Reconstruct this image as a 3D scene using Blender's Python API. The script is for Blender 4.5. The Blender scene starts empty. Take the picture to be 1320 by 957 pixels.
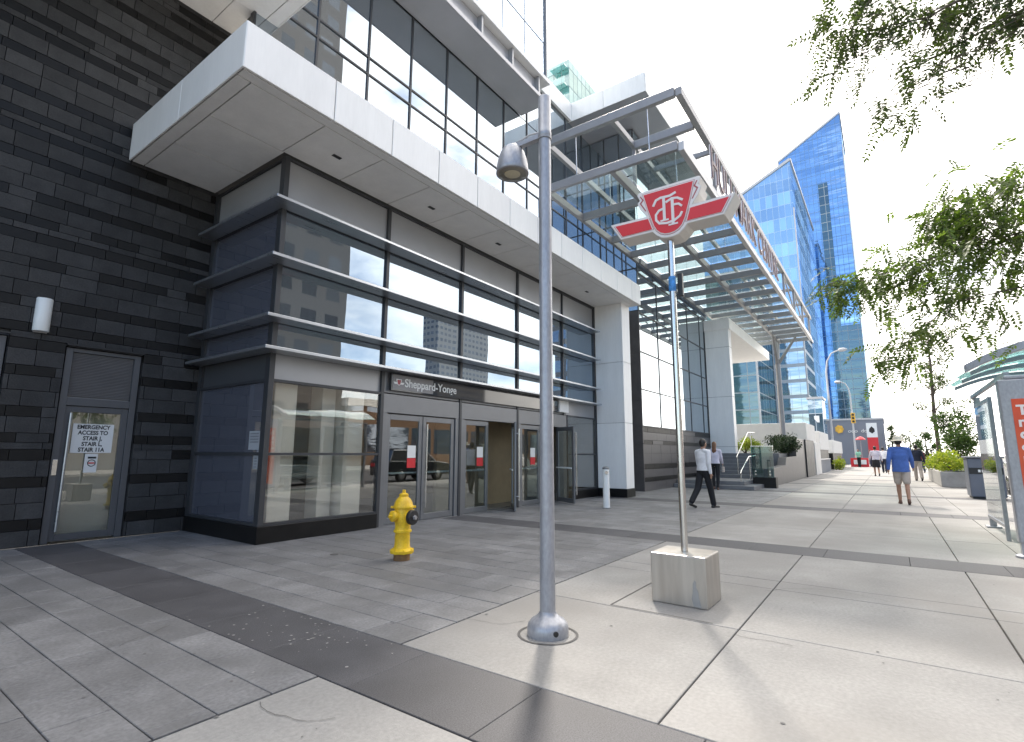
import bpy, bmesh, math, random
from math import sin, cos, pi, radians
from mathutils import Vector, Matrix

random.seed(7)
scene = bpy.context.scene
COL = scene.collection

# ------------------------------------------------------------------ camera
cam_d = bpy.data.cameras.new('camera')
cam = bpy.data.objects.new('camera', cam_d)
COL.objects.link(cam)
PITCH, YAW, ROLL, EYE = 0.15719, 0.62213, 0.003912, 1.38
fw = Vector((cos(PITCH)*cos(YAW), cos(PITCH)*sin(YAW), sin(PITCH)))
rt0 = Vector((sin(YAW), -cos(YAW), 0.0))
up0 = rt0.cross(fw)
rt = cos(ROLL)*rt0 + sin(ROLL)*up0
up = -sin(ROLL)*rt0 + cos(ROLL)*up0
cam.matrix_world = Matrix(((rt.x, up.x, -fw.x, 0.0), (rt.y, up.y, -fw.y, 0.0), (rt.z, up.z, -fw.z, EYE), (0, 0, 0, 1)))
cam_d.sensor_fit = 'HORIZONTAL'
cam_d.sensor_width = 36.0
cam_d.lens = 36.0*669.4/1320.0
cam_d.clip_start = 0.05
cam_d.clip_end = 6000.0
scene.camera = cam

# ------------------------------------------------------------------ light
SUN_EL = radians(49.0)
sun_to = Vector((0.88, 0.475, 0.0)).normalized()*cos(SUN_EL) + Vector((0, 0, sin(SUN_EL)))
sd = bpy.data.lights.new('sun', 'SUN')
sd.energy = 2.0
sd.angle = radians(4.5)
sd.color = (1.0, 0.93, 0.84)
sun = bpy.data.objects.new('sun', sd)
COL.objects.link(sun)
sun.rotation_euler = sun_to.to_track_quat('Z', 'Y').to_euler()

world = bpy.data.worlds.new('World')
scene.world = world
world.use_nodes = True
nt = world.node_tree
nt.nodes.clear()
N = nt.nodes.new
L = nt.links.new
out = N('ShaderNodeOutputWorld')
bg = N('ShaderNodeBackground')
bg.inputs['Strength'].default_value = 0.15
sky = N('ShaderNodeTexSky')
sky.sky_type = 'NISHITA'
sky.sun_disc = False
sky.sun_elevation = SUN_EL
sky.sun_rotation = math.atan2(sun_to.x, sun_to.y)
sky.air_density = 1.0
sky.dust_density = 1.2
sky.ozone_density = 1.5
# clouds: a broken bright deck, closed towards the sun, open on the other side of the street
tc = N('ShaderNodeTexCoord')
mp = N('ShaderNodeMapping')
mp.inputs['Scale'].default_value = (1.0, 1.0, 2.2)
L(tc.outputs['Generated'], mp.inputs['Vector'])
nz = N('ShaderNodeTexNoise')
nz.inputs['Scale'].default_value = 2.4
nz.inputs['Detail'].default_value = 8.0
nz.inputs['Roughness'].default_value = 0.58
L(mp.outputs['Vector'], nz.inputs['Vector'])
dt = N('ShaderNodeVectorMath')
dt.operation = 'DOT_PRODUCT'
dt.inputs[1].default_value = Vector((0.62, 0.55, 0.25))
L(tc.outputs['Generated'], dt.inputs[0])
ad = N('ShaderNodeMath')
ad.operation = 'MULTIPLY_ADD'
ad.inputs[1].default_value = 0.36
L(dt.outputs['Value'], ad.inputs[0])
L(nz.outputs['Fac'], ad.inputs[2])
rp = N('ShaderNodeMapRange')
rp.interpolation_type = 'SMOOTHSTEP'
rp.inputs['From Min'].default_value = 0.36
rp.inputs['From Max'].default_value = 0.66
L(ad.outputs['Value'], rp.inputs['Value'])
mx = N('ShaderNodeMix')
mx.data_type = 'RGBA'
L(rp.outputs['Result'], mx.inputs['Factor'])
L(sky.outputs['Color'], mx.inputs['A'])
n2 = N('ShaderNodeTexNoise')
n2.inputs['Scale'].default_value = 3.4
n2.inputs['Detail'].default_value = 6.0
L(mp.outputs['Vector'], n2.inputs['Vector'])
r2 = N('ShaderNodeMapRange')
r2.inputs['From Min'].default_value = 0.34
r2.inputs['From Max'].default_value = 0.64
r2.inputs['To Min'].default_value = 0.66
r2.inputs['To Max'].default_value = 1.08
L(n2.outputs['Fac'], r2.inputs['Value'])
cl = N('ShaderNodeVectorMath')
cl.operation = 'SCALE'
cl.inputs[0].default_value = (12.3, 11.7, 10.9)
L(r2.outputs['Result'], cl.inputs['Scale'])
L(cl.outputs['Vector'], mx.inputs['B'])
L(mx.outputs['Result'], bg.inputs['Color'])
L(bg.outputs['Background'], out.inputs['Surface'])

scene.view_settings.view_transform = 'Standard'
scene.view_settings.look = 'None'
scene.view_settings.exposure = 1.35
scene.view_settings.gamma = 1.0
scene.render.engine = 'CYCLES'
scene.cycles.max_bounces = 8
scene.cycles.transparent_max_bounces = 24
scene.cycles.use_denoising = True

# ------------------------------------------------------------------ helpers
class MB:
    """collects shapes in world (or local) coordinates, then links them as ONE mesh object"""
    def __init__(s):
        s.v = []; s.f = []; s.m = []; s.sm = []
    def add(s, vs, fs, mi=0, smooth=False):
        o = len(s.v)
        s.v += [tuple(p) for p in vs]
        for f in fs:
            s.f.append(tuple(i+o for i in f)); s.m.append(mi); s.sm.append(smooth)
        return s
    def box(s, x0, x1, y0, y1, z0, z1, mi=0):
        return s.add([(x0,y0,z0),(x1,y0,z0),(x1,y1,z0),(x0,y1,z0),(x0,y0,z1),(x1,y0,z1),(x1,y1,z1),(x0,y1,z1)],
              [(0,3,2,1),(4,5,6,7),(0,1,5,4),(1,2,6,5),(2,3,7,6),(3,0,4,7)], mi)
    def obox(s, c, size, rot, mi=0):
        M = rot.to_3x3() if isinstance(rot, Matrix) else rot.to_matrix()
        hx, hy, hz = [k/2 for k in size]
        P = [(-hx,-hy,-hz),(hx,-hy,-hz),(hx,hy,-hz),(-hx,hy,-hz),(-hx,-hy,hz),(hx,-hy,hz),(hx,hy,hz),(-hx,hy,hz)]
        return s.add([Vector(c)+M@Vector(p) for p in P], [(0,3,2,1),(4,5,6,7),(0,1,5,4),(1,2,6,5),(2,3,7,6),(3,0,4,7)], mi)
    def bar(s, a, b, w, h, mi=0):
        a = Vector(a); b = Vector(b); d = b-a
        q = d.to_track_quat('X', 'Z')
        return s.obox((a+b)/2, (d.length, w, h), q.to_matrix(), mi)
    def tube(s, pts, r, n=12, mi=0, cap=True, smooth=True):
        pts = [Vector(p) for p in pts]
        rs = r if isinstance(r, (list, tuple)) else [r]*len(pts)
        o = len(s.v); u = None
        for i, p in enumerate(pts):
            d = (pts[min(i+1, len(pts)-1)]-pts[max(i-1, 0)]).normalized()
            if u is None:
                u = d.orthogonal().normalized()
            else:
                u = (u-d*u.dot(d)); u = u.normalized() if u.length > 1e-6 else d.orthogonal().normalized()
            w = d.cross(u)
            for k in range(n):
                a = 2*pi*k/n
                s.v.append(tuple(p+(u*cos(a)+w*sin(a))*rs[i]))
        for i in range(len(pts)-1):
            for k in range(n):
                k2 = (k+1) % n
                s.f.append((o+i*n+k, o+i*n+k2, o+(i+1)*n+k2, o+(i+1)*n+k)); s.m.append(mi); s.sm.append(smooth)
        if cap:
            s.f.append(tuple(o+k for k in reversed(range(n)))); s.m.append(mi); s.sm.append(False)
            e = o+(len(pts)-1)*n
            s.f.append(tuple(e+k for k in range(n))); s.m.append(mi); s.sm.append(False)
        return s
    def lathe(s, prof, c=(0,0,0), axis=(0,0,1), n=28, mi=0, smooth=True):
        """prof: (radius, distance along axis)"""
        ax = Vector(axis).normalized(); c = Vector(c)
        return s.tube([c+ax*h for r, h in prof], [max(r, 1e-4) for r, h in prof], n, mi, True, smooth) if _mono(prof) else s._lathe(prof, c, ax, n, mi, smooth)
    def _lathe(s, prof, c, ax, n, mi, smooth):
        u = ax.orthogonal().normalized(); w = ax.cross(u); o = len(s.v)
        for r, h in prof:
            for k in range(n):
                a = 2*pi*k/n
                s.v.append(tuple(c+ax*h+(u*cos(a)+w*sin(a))*max(r, 1e-4)))
        for i in range(len(prof)-1):
            for k in range(n):
                k2 = (k+1) % n
                s.f.append((o+i*n+k, o+i*n+k2, o+(i+1)*n+k2, o+(i+1)*n+k)); s.m.append(mi); s.sm.append(smooth)
        s.f.append(tuple(o+k for k in reversed(range(n)))); s.m.append(mi); s.sm.append(False)
        e = o+(len(prof)-1)*n
        s.f.append(tuple(e+k for k in range(n))); s.m.append(mi); s.sm.append(False)
        return s
    def prism(s, poly, fn, d0, d1, mi=0):
        """poly: 2D points; fn(a, b, d) -> 3D point"""
        n = len(poly)
        vs = [fn(a, b, d0) for a, b in poly]+[fn(a, b, d1) for a, b in poly]
        fs = [tuple(range(n)), tuple(range(2*n-1, n-1, -1))]+[(i, n+i, n+(i+1) % n, (i+1) % n) for i in range(n)]
        return s.add(vs, fs, mi)
    def build(s, name, mats, parent=None, bevel=0.0, fix=True, seg=2):
        me = bpy.data.meshes.new(name)
        base = Vector(parent_loc(parent)) if parent else Vector((0, 0, 0))
        me.from_pydata([tuple(Vector(p)-base) for p in s.v], [], s.f)
        for m in (mats if isinstance(mats, (list, tuple)) else [mats]):
            me.materials.append(m)
        me.polygons.foreach_set('material_index', s.m)
        me.polygons.foreach_set('use_smooth', s.sm)
        if fix:
            bm = bmesh.new(); bm.from_mesh(me)
            bmesh.ops.recalc_face_normals(bm, faces=bm.faces)
            bm.to_mesh(me); bm.free()
        me.update()
        if any(s.sm):
            me.set_sharp_from_angle(angle=radians(40))
        o = bpy.data.objects.new(name, me)
        COL.objects.link(o)
        if parent:
            o.parent = parent
        if bevel > 0:
            b = o.modifiers.new('bevel', 'BEVEL'); b.width = bevel; b.segments = seg; b.limit_method = 'ANGLE'; b.angle_limit = radians(35)
        return o

def _mono(prof):
    return all(prof[i+1][1] > prof[i][1]+1e-6 for i in range(len(prof)-1))

def parent_loc(o):
    p = Vector((0, 0, 0))
    while o is not None:
        p += o.location; o = o.parent
    return p

def thing(name, label, cat, loc=(0, 0, 0), group=None):
    o = bpy.data.objects.new(name, None)
    o.empty_display_size = 0.2
    COL.objects.link(o)
    o.location = loc
    o['label'] = label; o['category'] = cat
    if group: o['group'] = group
    return o

def tag(o, label, cat, group=None):
    o['label'] = label; o['category'] = cat
    if group: o['group'] = group
    return o

def struct(o):
    o['kind'] = 'structure'
    return o

def copy_tree(o, parent=None):
    c = o.copy(); COL.objects.link(c)
    if parent: c.parent = parent
    for ch in list(o.children):
        copy_tree(ch, c)
    return c

def text_mb(body, size, depth, origin, right, upv, align='LEFT', font_scale_x=1.0, offset=0.0, bold=0.0):
    """solid letters: mesh of a text laid from origin along right / upv"""
    cu = bpy.data.curves.new('lettering', 'FONT')
    cu.body = body; cu.size = size; cu.extrude = depth/2; cu.align_x = align; cu.offset = bold
    cu.space_line = 0.95
    ob = bpy.data.objects.new('lettering', cu)
    COL.objects.link(ob)
    bpy.context.view_layer.update()
    dg = bpy.context.evaluated_depsgraph_get()
    me = bpy.data.meshes.new_from_object(ob.evaluated_get(dg))
    mb = MB()
    r = Vector(right).normalized(); u = Vector(upv).normalized(); n = r.cross(u)
    o = Vector(origin)
    mb.add([o+r*v.co.x*font_scale_x+u*v.co.y+n*v.co.z for v in me.vertices], [tuple(p.vertices) for p in me.polygons])
    bpy.data.objects.remove(ob); bpy.data.meshes.remove(me); bpy.data.curves.remove(cu)
    return mb

# ------------------------------------------------------------------ materials
def mat(name, col, rough=0.6, metal=0.0, var=0.12, scale=3.0, bump=0.0, bscale=40.0, isl=0.0, spec=0.5, coat=0.0, stretch=None, var2=0.0, scale2=25.0, tint=None):
    m = bpy.data.materials.new(name); m.use_nodes = True
    t = m.node_tree; b = t.nodes['Principled BSDF']
    b.inputs['Roughness'].default_value = rough; b.inputs['Metallic'].default_value = metal
    b.inputs['Specular IOR Level'].default_value = spec
    if coat: b.inputs['Coat Weight'].default_value = coat
    co = t.nodes.new('ShaderNodeTexCoord'); vec = co.outputs['Object']
    if stretch:
        ma = t.nodes.new('ShaderNodeMapping'); ma.inputs['Scale'].default_value = stretch
        t.links.new(vec, ma.inputs['Vector']); vec = ma.outputs['Vector']
    n1 = t.nodes.new('ShaderNodeTexNoise'); n1.inputs['Scale'].default_value = scale; n1.inputs['Detail'].default_value = 6; n1.inputs['Roughness'].default_value = 0.6
    t.links.new(vec, n1.inputs['Vector'])
    val = n1.outputs['Fac']
    r = t.nodes.new('ShaderNodeMapRange'); r.inputs['From Min'].default_value = 0.3; r.inputs['From Max'].default_value = 0.7
    r.inputs['To Min'].default_value = 1-var; r.inputs['To Max'].default_value = 1+var
    t.links.new(val, r.inputs['Value']); fac = r.outputs['Result']
    def mul(a, bb):
        k = t.nodes.new('ShaderNodeMath'); k.operation = 'MULTIPLY'; t.links.new(a, k.inputs[0]); t.links.new(bb, k.inputs[1]); return k.outputs[0]
    if var2:
        n2 = t.nodes.new('ShaderNodeTexNoise'); n2.inputs['Scale'].default_value = scale2; n2.inputs['Detail'].default_value = 3
        t.links.new(vec, n2.inputs['Vector'])
        r2 = t.nodes.new('ShaderNodeMapRange'); r2.inputs['From Min'].default_value = 0.3; r2.inputs['From Max'].default_value = 0.7
        r2.inputs['To Min'].default_value = 1-var2; r2.inputs['To Max'].default_value = 1+var2
        t.links.new(n2.outputs['Fac'], r2.inputs['Value']); fac = mul(fac, r2.outputs['Result'])
    if isl:
        g = t.nodes.new('ShaderNodeNewGeometry')
        r3 = t.nodes.new('ShaderNodeMapRange'); r3.inputs['To Min'].default_value = 1-isl; r3.inputs['To Max'].default_value = 1+isl
        t.links.new(g.outputs['Random Per Island'], r3.inputs['Value']); fac = mul(fac, r3.outputs['Result'])
    vm = t.nodes.new('ShaderNodeVectorMath'); vm.operation = 'SCALE'; vm.inputs[0].default_value = col[:3]
    t.links.new(fac, vm.inputs['Scale'])
    cout = vm.outputs['Vector']
    if tint:
        n3 = t.nodes.new('ShaderNodeTexNoise'); n3.inputs['Scale'].default_value = scale*0.6; n3.inputs['Detail'].default_value = 4
        t.links.new(vec, n3.inputs['Vector'])
        r4 = t.nodes.new('ShaderNodeMapRange'); r4.inputs['From Min'].default_value = 0.45; r4.inputs['From Max'].default_value = 0.75
        t.links.new(n3.outputs['Fac'], r4.inputs['Value'])
        mi = t.nodes.new('ShaderNodeMix'); mi.data_type = 'RGBA'
        t.links.new(r4.outputs['Result'], mi.inputs['Factor']); t.links.new(cout, mi.inputs['A']); mi.inputs['B'].default_value = (*tint, 1)
        cout = mi.outputs['Result']
    t.links.new(cout, b.inputs['Base Color'])
    if rough > 0.05:
        r5 = t.nodes.new('ShaderNodeMapRange'); r5.inputs['To Min'].default_value = max(0.02, rough-0.1); r5.inputs['To Max'].default_value = min(1, rough+0.1)
        t.links.new(val, r5.inputs['Value']); t.links.new(r5.outputs['Result'], b.inputs['Roughness'])
    if bump:
        nb = t.nodes.new('ShaderNodeTexNoise'); nb.inputs['Scale'].default_value = bscale; nb.inputs['Detail'].default_value = 4
        t.links.new(vec, nb.inputs['Vector'])
        bp = t.nodes.new('ShaderNodeBump'); bp.inputs['Strength'].default_value = bump; bp.inputs['Distance'].default_value = 0.01
        t.links.new(nb.outputs['Fac'], bp.inputs['Height']); t.links.new(bp.outputs['Normal'], b.inputs['Normal'])
    return m

def glass(name, tint=(0.8, 0.85, 0.84), refl=0.12, edge=0.85, wob=0.0, wscale=0.6, gl=(1, 1, 1), rough=0.0, back=None):
    """clear pane: transparent + mirror by a fresnel-like curve; back = opaque body colour behind the mirror (spandrel)"""
    m = bpy.data.materials.new(name); m.use_nodes = True
    t = m.node_tree; t.nodes.clear()
    o = t.nodes.new('ShaderNodeOutputMaterial'); mixs = t.nodes.new('ShaderNodeMixShader')
    if back is None:
        a = t.nodes.new('ShaderNodeBsdfTransparent'); a.inputs['Color'].default_value = (*tint, 1)
    else:
        a = t.nodes.new('ShaderNodeBsdfDiffuse'); a.inputs['Color'].default_value = (*back, 1)
    g = t.nodes.new('ShaderNodeBsdfGlossy'); g.inputs['Roughness'].default_value = rough; g.inputs['Color'].default_value = (*gl, 1)
    lw = t.nodes.new('ShaderNodeLayerWeight'); lw.inputs['Blend'].default_value = 0.5
    pw = t.nodes.new('ShaderNodeMath'); pw.operation = 'POWER'; pw.inputs[1].default_value = 2.6
    t.links.new(lw.outputs['Facing'], pw.inputs[0])
    r = t.nodes.new('ShaderNodeMapRange'); r.inputs['To Min'].default_value = refl; r.inputs['To Max'].default_value = edge
    t.links.new(pw.outputs[0], r.inputs['Value'])
    t.links.new(r.outputs['Result'], mixs.inputs[0]); t.links.new(a.outputs[0], mixs.inputs[1]); t.links.new(g.outputs[0], mixs.inputs[2])
    if wob:
        co = t.nodes.new('ShaderNodeTexCoord'); n = t.nodes.new('ShaderNodeTexNoise'); n.inputs['Scale'].default_value = wscale; n.inputs['Detail'].default_value = 2
        t.links.new(co.outputs['Object'], n.inputs['Vector'])
        b = t.nodes.new('ShaderNodeBump'); b.inputs['Strength'].default_value = 1.0; b.inputs['Distance'].default_value = wob
        t.links.new(n.outputs['Fac'], b.inputs['Height']); t.links.new(b.outputs['Normal'], g.inputs['Normal'])
    t.links.new(mixs.outputs[0], o.inputs['Surface'])
    return m

def facade_mat(name, glass_col, line_col, px, pz, lw=0.05, rough=0.05, refl=0.55, wob=0.02, wscale=0.12, spand=None, gl=(0.75, 0.85, 1.0)):
    """curtain wall of a far tower: reflecting panes with per-pane and per-row tone imitating streaky reflections, grid of mullions (x+y along, z up), optional spandrel bands"""
    m = bpy.data.materials.new(name); m.use_nodes = True
    t = m.node_tree; t.nodes.clear(); N = t.nodes.new; K = t.links.new
    o = N('ShaderNodeOutputMaterial')
    co = N('ShaderNodeTexCoord'); sp = N('ShaderNodeSeparateXYZ'); K(co.outputs['Object'], sp.inputs[0])
    def M(op, a, b=None, c=None):
        k = N('ShaderNodeMath'); k.operation = op
        for i, q in enumerate((a, b, c)):
            if q is None: continue
            if isinstance(q, (int, float)): k.inputs[i].default_value = q
            else: K(q, k.inputs[i])
        return k.outputs[0]
    h = M('DIVIDE', M('ADD', sp.outputs['X'], sp.outputs['Y']), px); v = M('DIVIDE', sp.outputs['Z'], pz)
    lh = M('LESS_THAN', M('FRACT', h), lw/px); lv = M('LESS_THAN', M('FRACT', v), lw*1.4/pz)
    line = M('MAXIMUM', lh, lv)
    cb = N('ShaderNodeCombineXYZ'); K(M('FLOOR', h), cb.inputs[0]); K(M('FLOOR', v), cb.inputs[1])
    wn = N('ShaderNodeTexWhiteNoise'); wn.noise_dimensions = '2D'; K(cb.outputs[0], wn.inputs['Vector'])
    rr = N('ShaderNodeMapRange'); rr.inputs['To Min'].default_value = 0.55; rr.inputs['To Max'].default_value = 1.45; K(wn.outputs['Value'], rr.inputs['Value'])
    wr = N('ShaderNodeTexWhiteNoise'); wr.noise_dimensions = '1D'; K(M('FLOOR', v), wr.inputs['W'])
    sc_ = M('MULTIPLY', rr.outputs['Result'], M('ADD', M('MULTIPLY', wr.outputs['Value'], 0.9), 0.55))  # row and pane tones put streaky, broken reflections into the diffuse colour
    vm = N('ShaderNodeVectorMath'); vm.operation = 'SCALE'; vm.inputs[0].default_value = glass_col; K(sc_, vm.inputs['Scale'])
    d = N('ShaderNodeBsdfDiffuse'); K(vm.outputs['Vector'], d.inputs['Color'])
    g = N('ShaderNodeBsdfGlossy'); g.inputs['Roughness'].default_value = rough; g.inputs['Color'].default_value = (*gl, 1)
    n = N('ShaderNodeTexNoise'); n.inputs['Scale'].default_value = wscale; n.inputs['Detail'].default_value = 3
    mp = N('ShaderNodeMapping'); mp.inputs['Scale'].default_value = (1, 1, 5.0); K(co.outputs['Object'], mp.inputs['Vector']); K(mp.outputs['Vector'], n.inputs['Vector'])
    hsum = M('ADD', M('MULTIPLY', n.outputs['Fac'], 1.0), M('MULTIPLY', wn.outputs['Value'], 0.0))
    b = N('ShaderNodeBump'); b.inputs['Strength'].default_value = 1.0; b.inputs['Distance'].default_value = wob*20
    K(hsum, b.inputs['Height']); K(b.outputs['Normal'], g.inputs['Normal'])
    m1 = N('ShaderNodeMixShader'); m1.inputs[0].default_value = refl; K(d.outputs[0], m1.inputs[1]); K(g.outputs[0], m1.inputs[2])
    ld = N('ShaderNodeBsdfDiffuse'); ld.inputs['Color'].default_value = (*line_col, 1)
    fac = line
    if spand:
        sb = M('LESS_THAN', M('FRACT', v), spand); fac = M('MAXIMUM', line, sb)
    m2 = N('ShaderNodeMixShader'); K(fac, m2.inputs[0]); K(m1.outputs[0], m2.inputs[1]); K(ld.outputs[0], m2.inputs[2])
    K(m2.outputs[0], o.inputs['Surface'])
    return m

def leaf_mat(name, c1, c2, trans=0.35):
    m = bpy.data.materials.new(name); m.use_nodes = True
    t = m.node_tree; t.nodes.clear(); N = t.nodes.new; K = t.links.new
    o = N('ShaderNodeOutputMaterial'); g = N('ShaderNodeNewGeometry')
    mi = N('ShaderNodeMix'); mi.data_type = 'RGBA'; K(g.outputs['Random Per Island'], mi.inputs['Factor']); mi.inputs['A'].default_value = (*c1, 1); mi.inputs['B'].default_value = (*c2, 1)
    d = N('ShaderNodeBsdfPrincipled'); d.inputs['Roughness'].default_value = 0.5; d.inputs['Specular IOR Level'].default_value = 0.25; K(mi.outputs['Result'], d.inputs['Base Color'])
    tr = N('ShaderNodeBsdfTranslucent'); vm = N('ShaderNodeVectorMath'); vm.operation = 'MULTIPLY'; vm.inputs[1].default_value = (1.2, 1.5, 0.5); K(mi.outputs['Result'], vm.inputs[0]); K(vm.outputs[0], tr.inputs['Color'])
    ms = N('ShaderNodeMixShader'); ms.inputs[0].default_value = trans; K(d.outputs[0], ms.inputs[1]); K(tr.outputs[0], ms.inputs[2]); K(ms.outputs[0], o.inputs['Surface'])
    return m

M = {}
M['concrete'] = mat('concrete', (0.275, 0.266, 0.252), 0.85, var=0.20, scale=0.9, bump=0.25, bscale=120, isl=0.06, var2=0.10, scale2=38, tint=(0.222, 0.210, 0.195))
M['joint'] = mat('joint_sand', (0.10, 0.095, 0.09), 0.95)
M['tile'] = mat('granite_tile', (0.185, 0.182, 0.183), 0.62, var=0.24, scale=2.2, bump=0.2, bscale=150, isl=0.16, var2=0.20, scale2=40, tint=(0.135, 0.132, 0.13))
M['band'] = mat('dark_granite_band', (0.072, 0.070, 0.074), 0.65, var=0.22, scale=2.0, bump=0.2, bscale=180, isl=0.10, var2=0.35, scale2=120)
M['asphalt'] = mat('asphalt', (0.055, 0.055, 0.058), 0.9, var=0.15, scale=1.0, bump=0.4, bscale=150, var2=0.15, scale2=90)
M['earth'] = mat('earth', (0.16, 0.16, 0.15), 0.95, var=0.2, scale=0.05)
M['paint'] = mat('road_paint', (0.75, 0.74, 0.70), 0.7, var=0.15, scale=6)
M['kerb'] = mat('kerb_concrete', (0.34, 0.33, 0.315), 0.85, var=0.15, scale=3, bump=0.2)
M['stone_grey'] = mat('rough_dark_stone', (0.047, 0.046, 0.046), 0.7, var=0.25, scale=4.0, bump=0.35, bscale=45, isl=0.25, var2=0.15, scale2=40, spec=0.3)
M['stone_black'] = mat('polished_black_stone', (0.010, 0.0095, 0.0095), 0.42, var=0.25, scale=5, bump=0.05, bscale=30, isl=0.35, spec=0.25)
M['stone_back'] = mat('dark_mortar', (0.085, 0.085, 0.088), 0.9)
M['white_panel'] = mat('white_metal_panel', (0.84, 0.825, 0.80), 0.42, var=0.045, scale=1.6, isl=0.025, stretch=(2.0, 2.0, 0.3), var2=0.02, scale2=14)
M['panel_gap'] = mat('panel_gap', (0.09, 0.09, 0.09), 0.8)
M['grey_panel'] = mat('grey_metal_panel', (0.37, 0.372, 0.38), 0.38, metal=0.35, var=0.04, scale=2.0, isl=0.04)
M['fin'] = mat('brushed_aluminium', (0.50, 0.52, 0.55), 0.30, metal=0.85, var=0.05, scale=4, stretch=(0.3, 4, 4))
M['mullion'] = mat('dark_mullion', (0.055, 0.057, 0.062), 0.4, metal=0.3, var=0.08)
M['frame'] = mat('grey_door_frame', (0.20, 0.205, 0.215), 0.38, metal=0.5, var=0.05)
M['steel'] = mat('steel_beam', (0.29, 0.285, 0.292), 0.45, metal=0.25, var=0.08)
M['chrome'] = mat('polished_steel', (0.66, 0.65, 0.63), 0.22, metal=1.0, var=0.05, scale=6)
M['lamp_grey'] = mat('grey_pole_paint', (0.34, 0.345, 0.37), 0.36, metal=0.35, var=0.10, scale=6, coat=0.1, var2=0.10, scale2=45, stretch=(1, 1, 0.5))
M['black'] = mat('black_plastic', (0.015, 0.015, 0.016), 0.45, var=0.1)
M['white'] = mat('white_paint', (0.80, 0.80, 0.78), 0.5, var=0.04)
M['paper'] = mat('paper', (0.78, 0.77, 0.74), 0.8, var=0.03)
M['ink'] = mat('ink', (0.03, 0.03, 0.03), 0.8)
M['red'] = mat('red_enamel', (0.62, 0.022, 0.03), 0.35, var=0.05)
M['yellow'] = mat('hydrant_yellow', (0.80, 0.52, 0.015), 0.45, var=0.16, scale=11, bump=0.25, bscale=70, coat=0.05, tint=(0.58, 0.33, 0.02), var2=0.12, scale2=60)
M['rust'] = mat('rusty_iron', (0.22, 0.12, 0.05), 0.8, var=0.3, scale=14, bump=0.3)
M['interior'] = mat('interior_plaster', (0.30, 0.25, 0.19), 0.8, var=0.05)
M['interior_dark'] = mat('interior_brown_panel', (0.40, 0.29, 0.17), 0.6, var=0.1)
M['interior_white'] = mat('interior_cream_column', (0.88, 0.85, 0.77), 0.6, var=0.03)
M['interior_floor'] = mat('interior_floor_tile', (0.20, 0.185, 0.165), 0.35, var=0.1)
M['soffit_dark'] = mat('grey_soffit', (0.43, 0.42, 0.435), 0.35, metal=0.25, var=0.08, scale=0.8)
M['granite'] = mat('polished_grey_granite', (0.105, 0.098, 0.097), 0.4, spec=0.3, var=0.15, scale=3, var2=0.2, scale2=120)
M['step'] = mat('step_granite', (0.17, 0.17, 0.175), 0.6, var=0.12, scale=4, var2=0.12, scale2=90)
M['cream_concrete'] = mat('pale_precast', (0.66, 0.64, 0.60), 0.7, var=0.06, scale=2)
M['bark'] = mat('bark', (0.12, 0.095, 0.075), 0.9, var=0.3, scale=8, bump=0.5, bscale=20, stretch=(1, 1, 0.25))
M['teal_glass'] = glass('teal_roof_glass', (0.58, 0.80, 0.79), 0.10, 0.8)
M['clear'] = glass('clear_pane', (0.74, 0.79, 0.78), 0.14, 0.85, wob=0.0015)
M['green_glass'] = glass('pale_green_canopy_glass', (0.86, 0.93, 0.91), 0.10, 0.62)
M['guard_glass'] = glass('tinted_guard_glass', (0.36, 0.52, 0.52), 0.12, 0.8)
M['vest_glass'] = glass('vestibule_window', (0.90, 0.90, 0.88), 0.15, 0.72, wob=0.003, wscale=0.8)
M['mirror'] = glass('reflective_glazing', refl=0.32, edge=0.78, wob=0.004, wscale=0.5, gl=(0.72, 0.86, 1.0), back=(0.06, 0.065, 0.07))
M['sky_glass'] = glass('upper_reflective_glazing', refl=0.42, edge=0.88, wob=0.004, wscale=0.35, gl=(0.84, 0.93, 1.0), back=(0.08, 0.09, 0.10))
M['side_glass'] = glass('grey_side_glazing', refl=0.16, edge=0.75, wob=0.002, back=(0.085, 0.09, 0.115))
M['lens'] = glass('lamp_lens', (0.75, 0.72, 0.62), 0.10, 0.6)

# ------------------------------------------------------------------ ground, road, pavement
g = MB(); g.box(-400, 1500, -900, 900, -0.6, -0.30)
struct(g.build('ground', M['earth']))
g = MB(); g.box(-120, 400, -19.0, -3.0, -0.25, -0.14)
struct(g.build('road', M['asphalt']))
g = MB()
for k in range(60):
    g.box(-60+k*6, -57+k*6, -11.07, -10.93, -0.136, -0.134)
g.box(-120, 400, -3.62, -3.52, -0.136, -0.134)
struct(g.build('road_marking', M['paint']))
g = MB()
for k in range(-10, 60):
    g.box(k*3.0, k*3.0+2.985, -3.15, -2.96, -0.24, 0.0)
struct(g.build('kerb', M['kerb'], bevel=0.02))
g = MB(); g.box(-120, 400, -27.5, -19.0, -0.25, 0.0)
struct(g.build('far_pavement', M['kerb']))
g = MB(); g.box(-12, 160, -2.955, 16.0, -0.26, -0.055)
struct(g.build('paving_bed', M['joint']))

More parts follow.
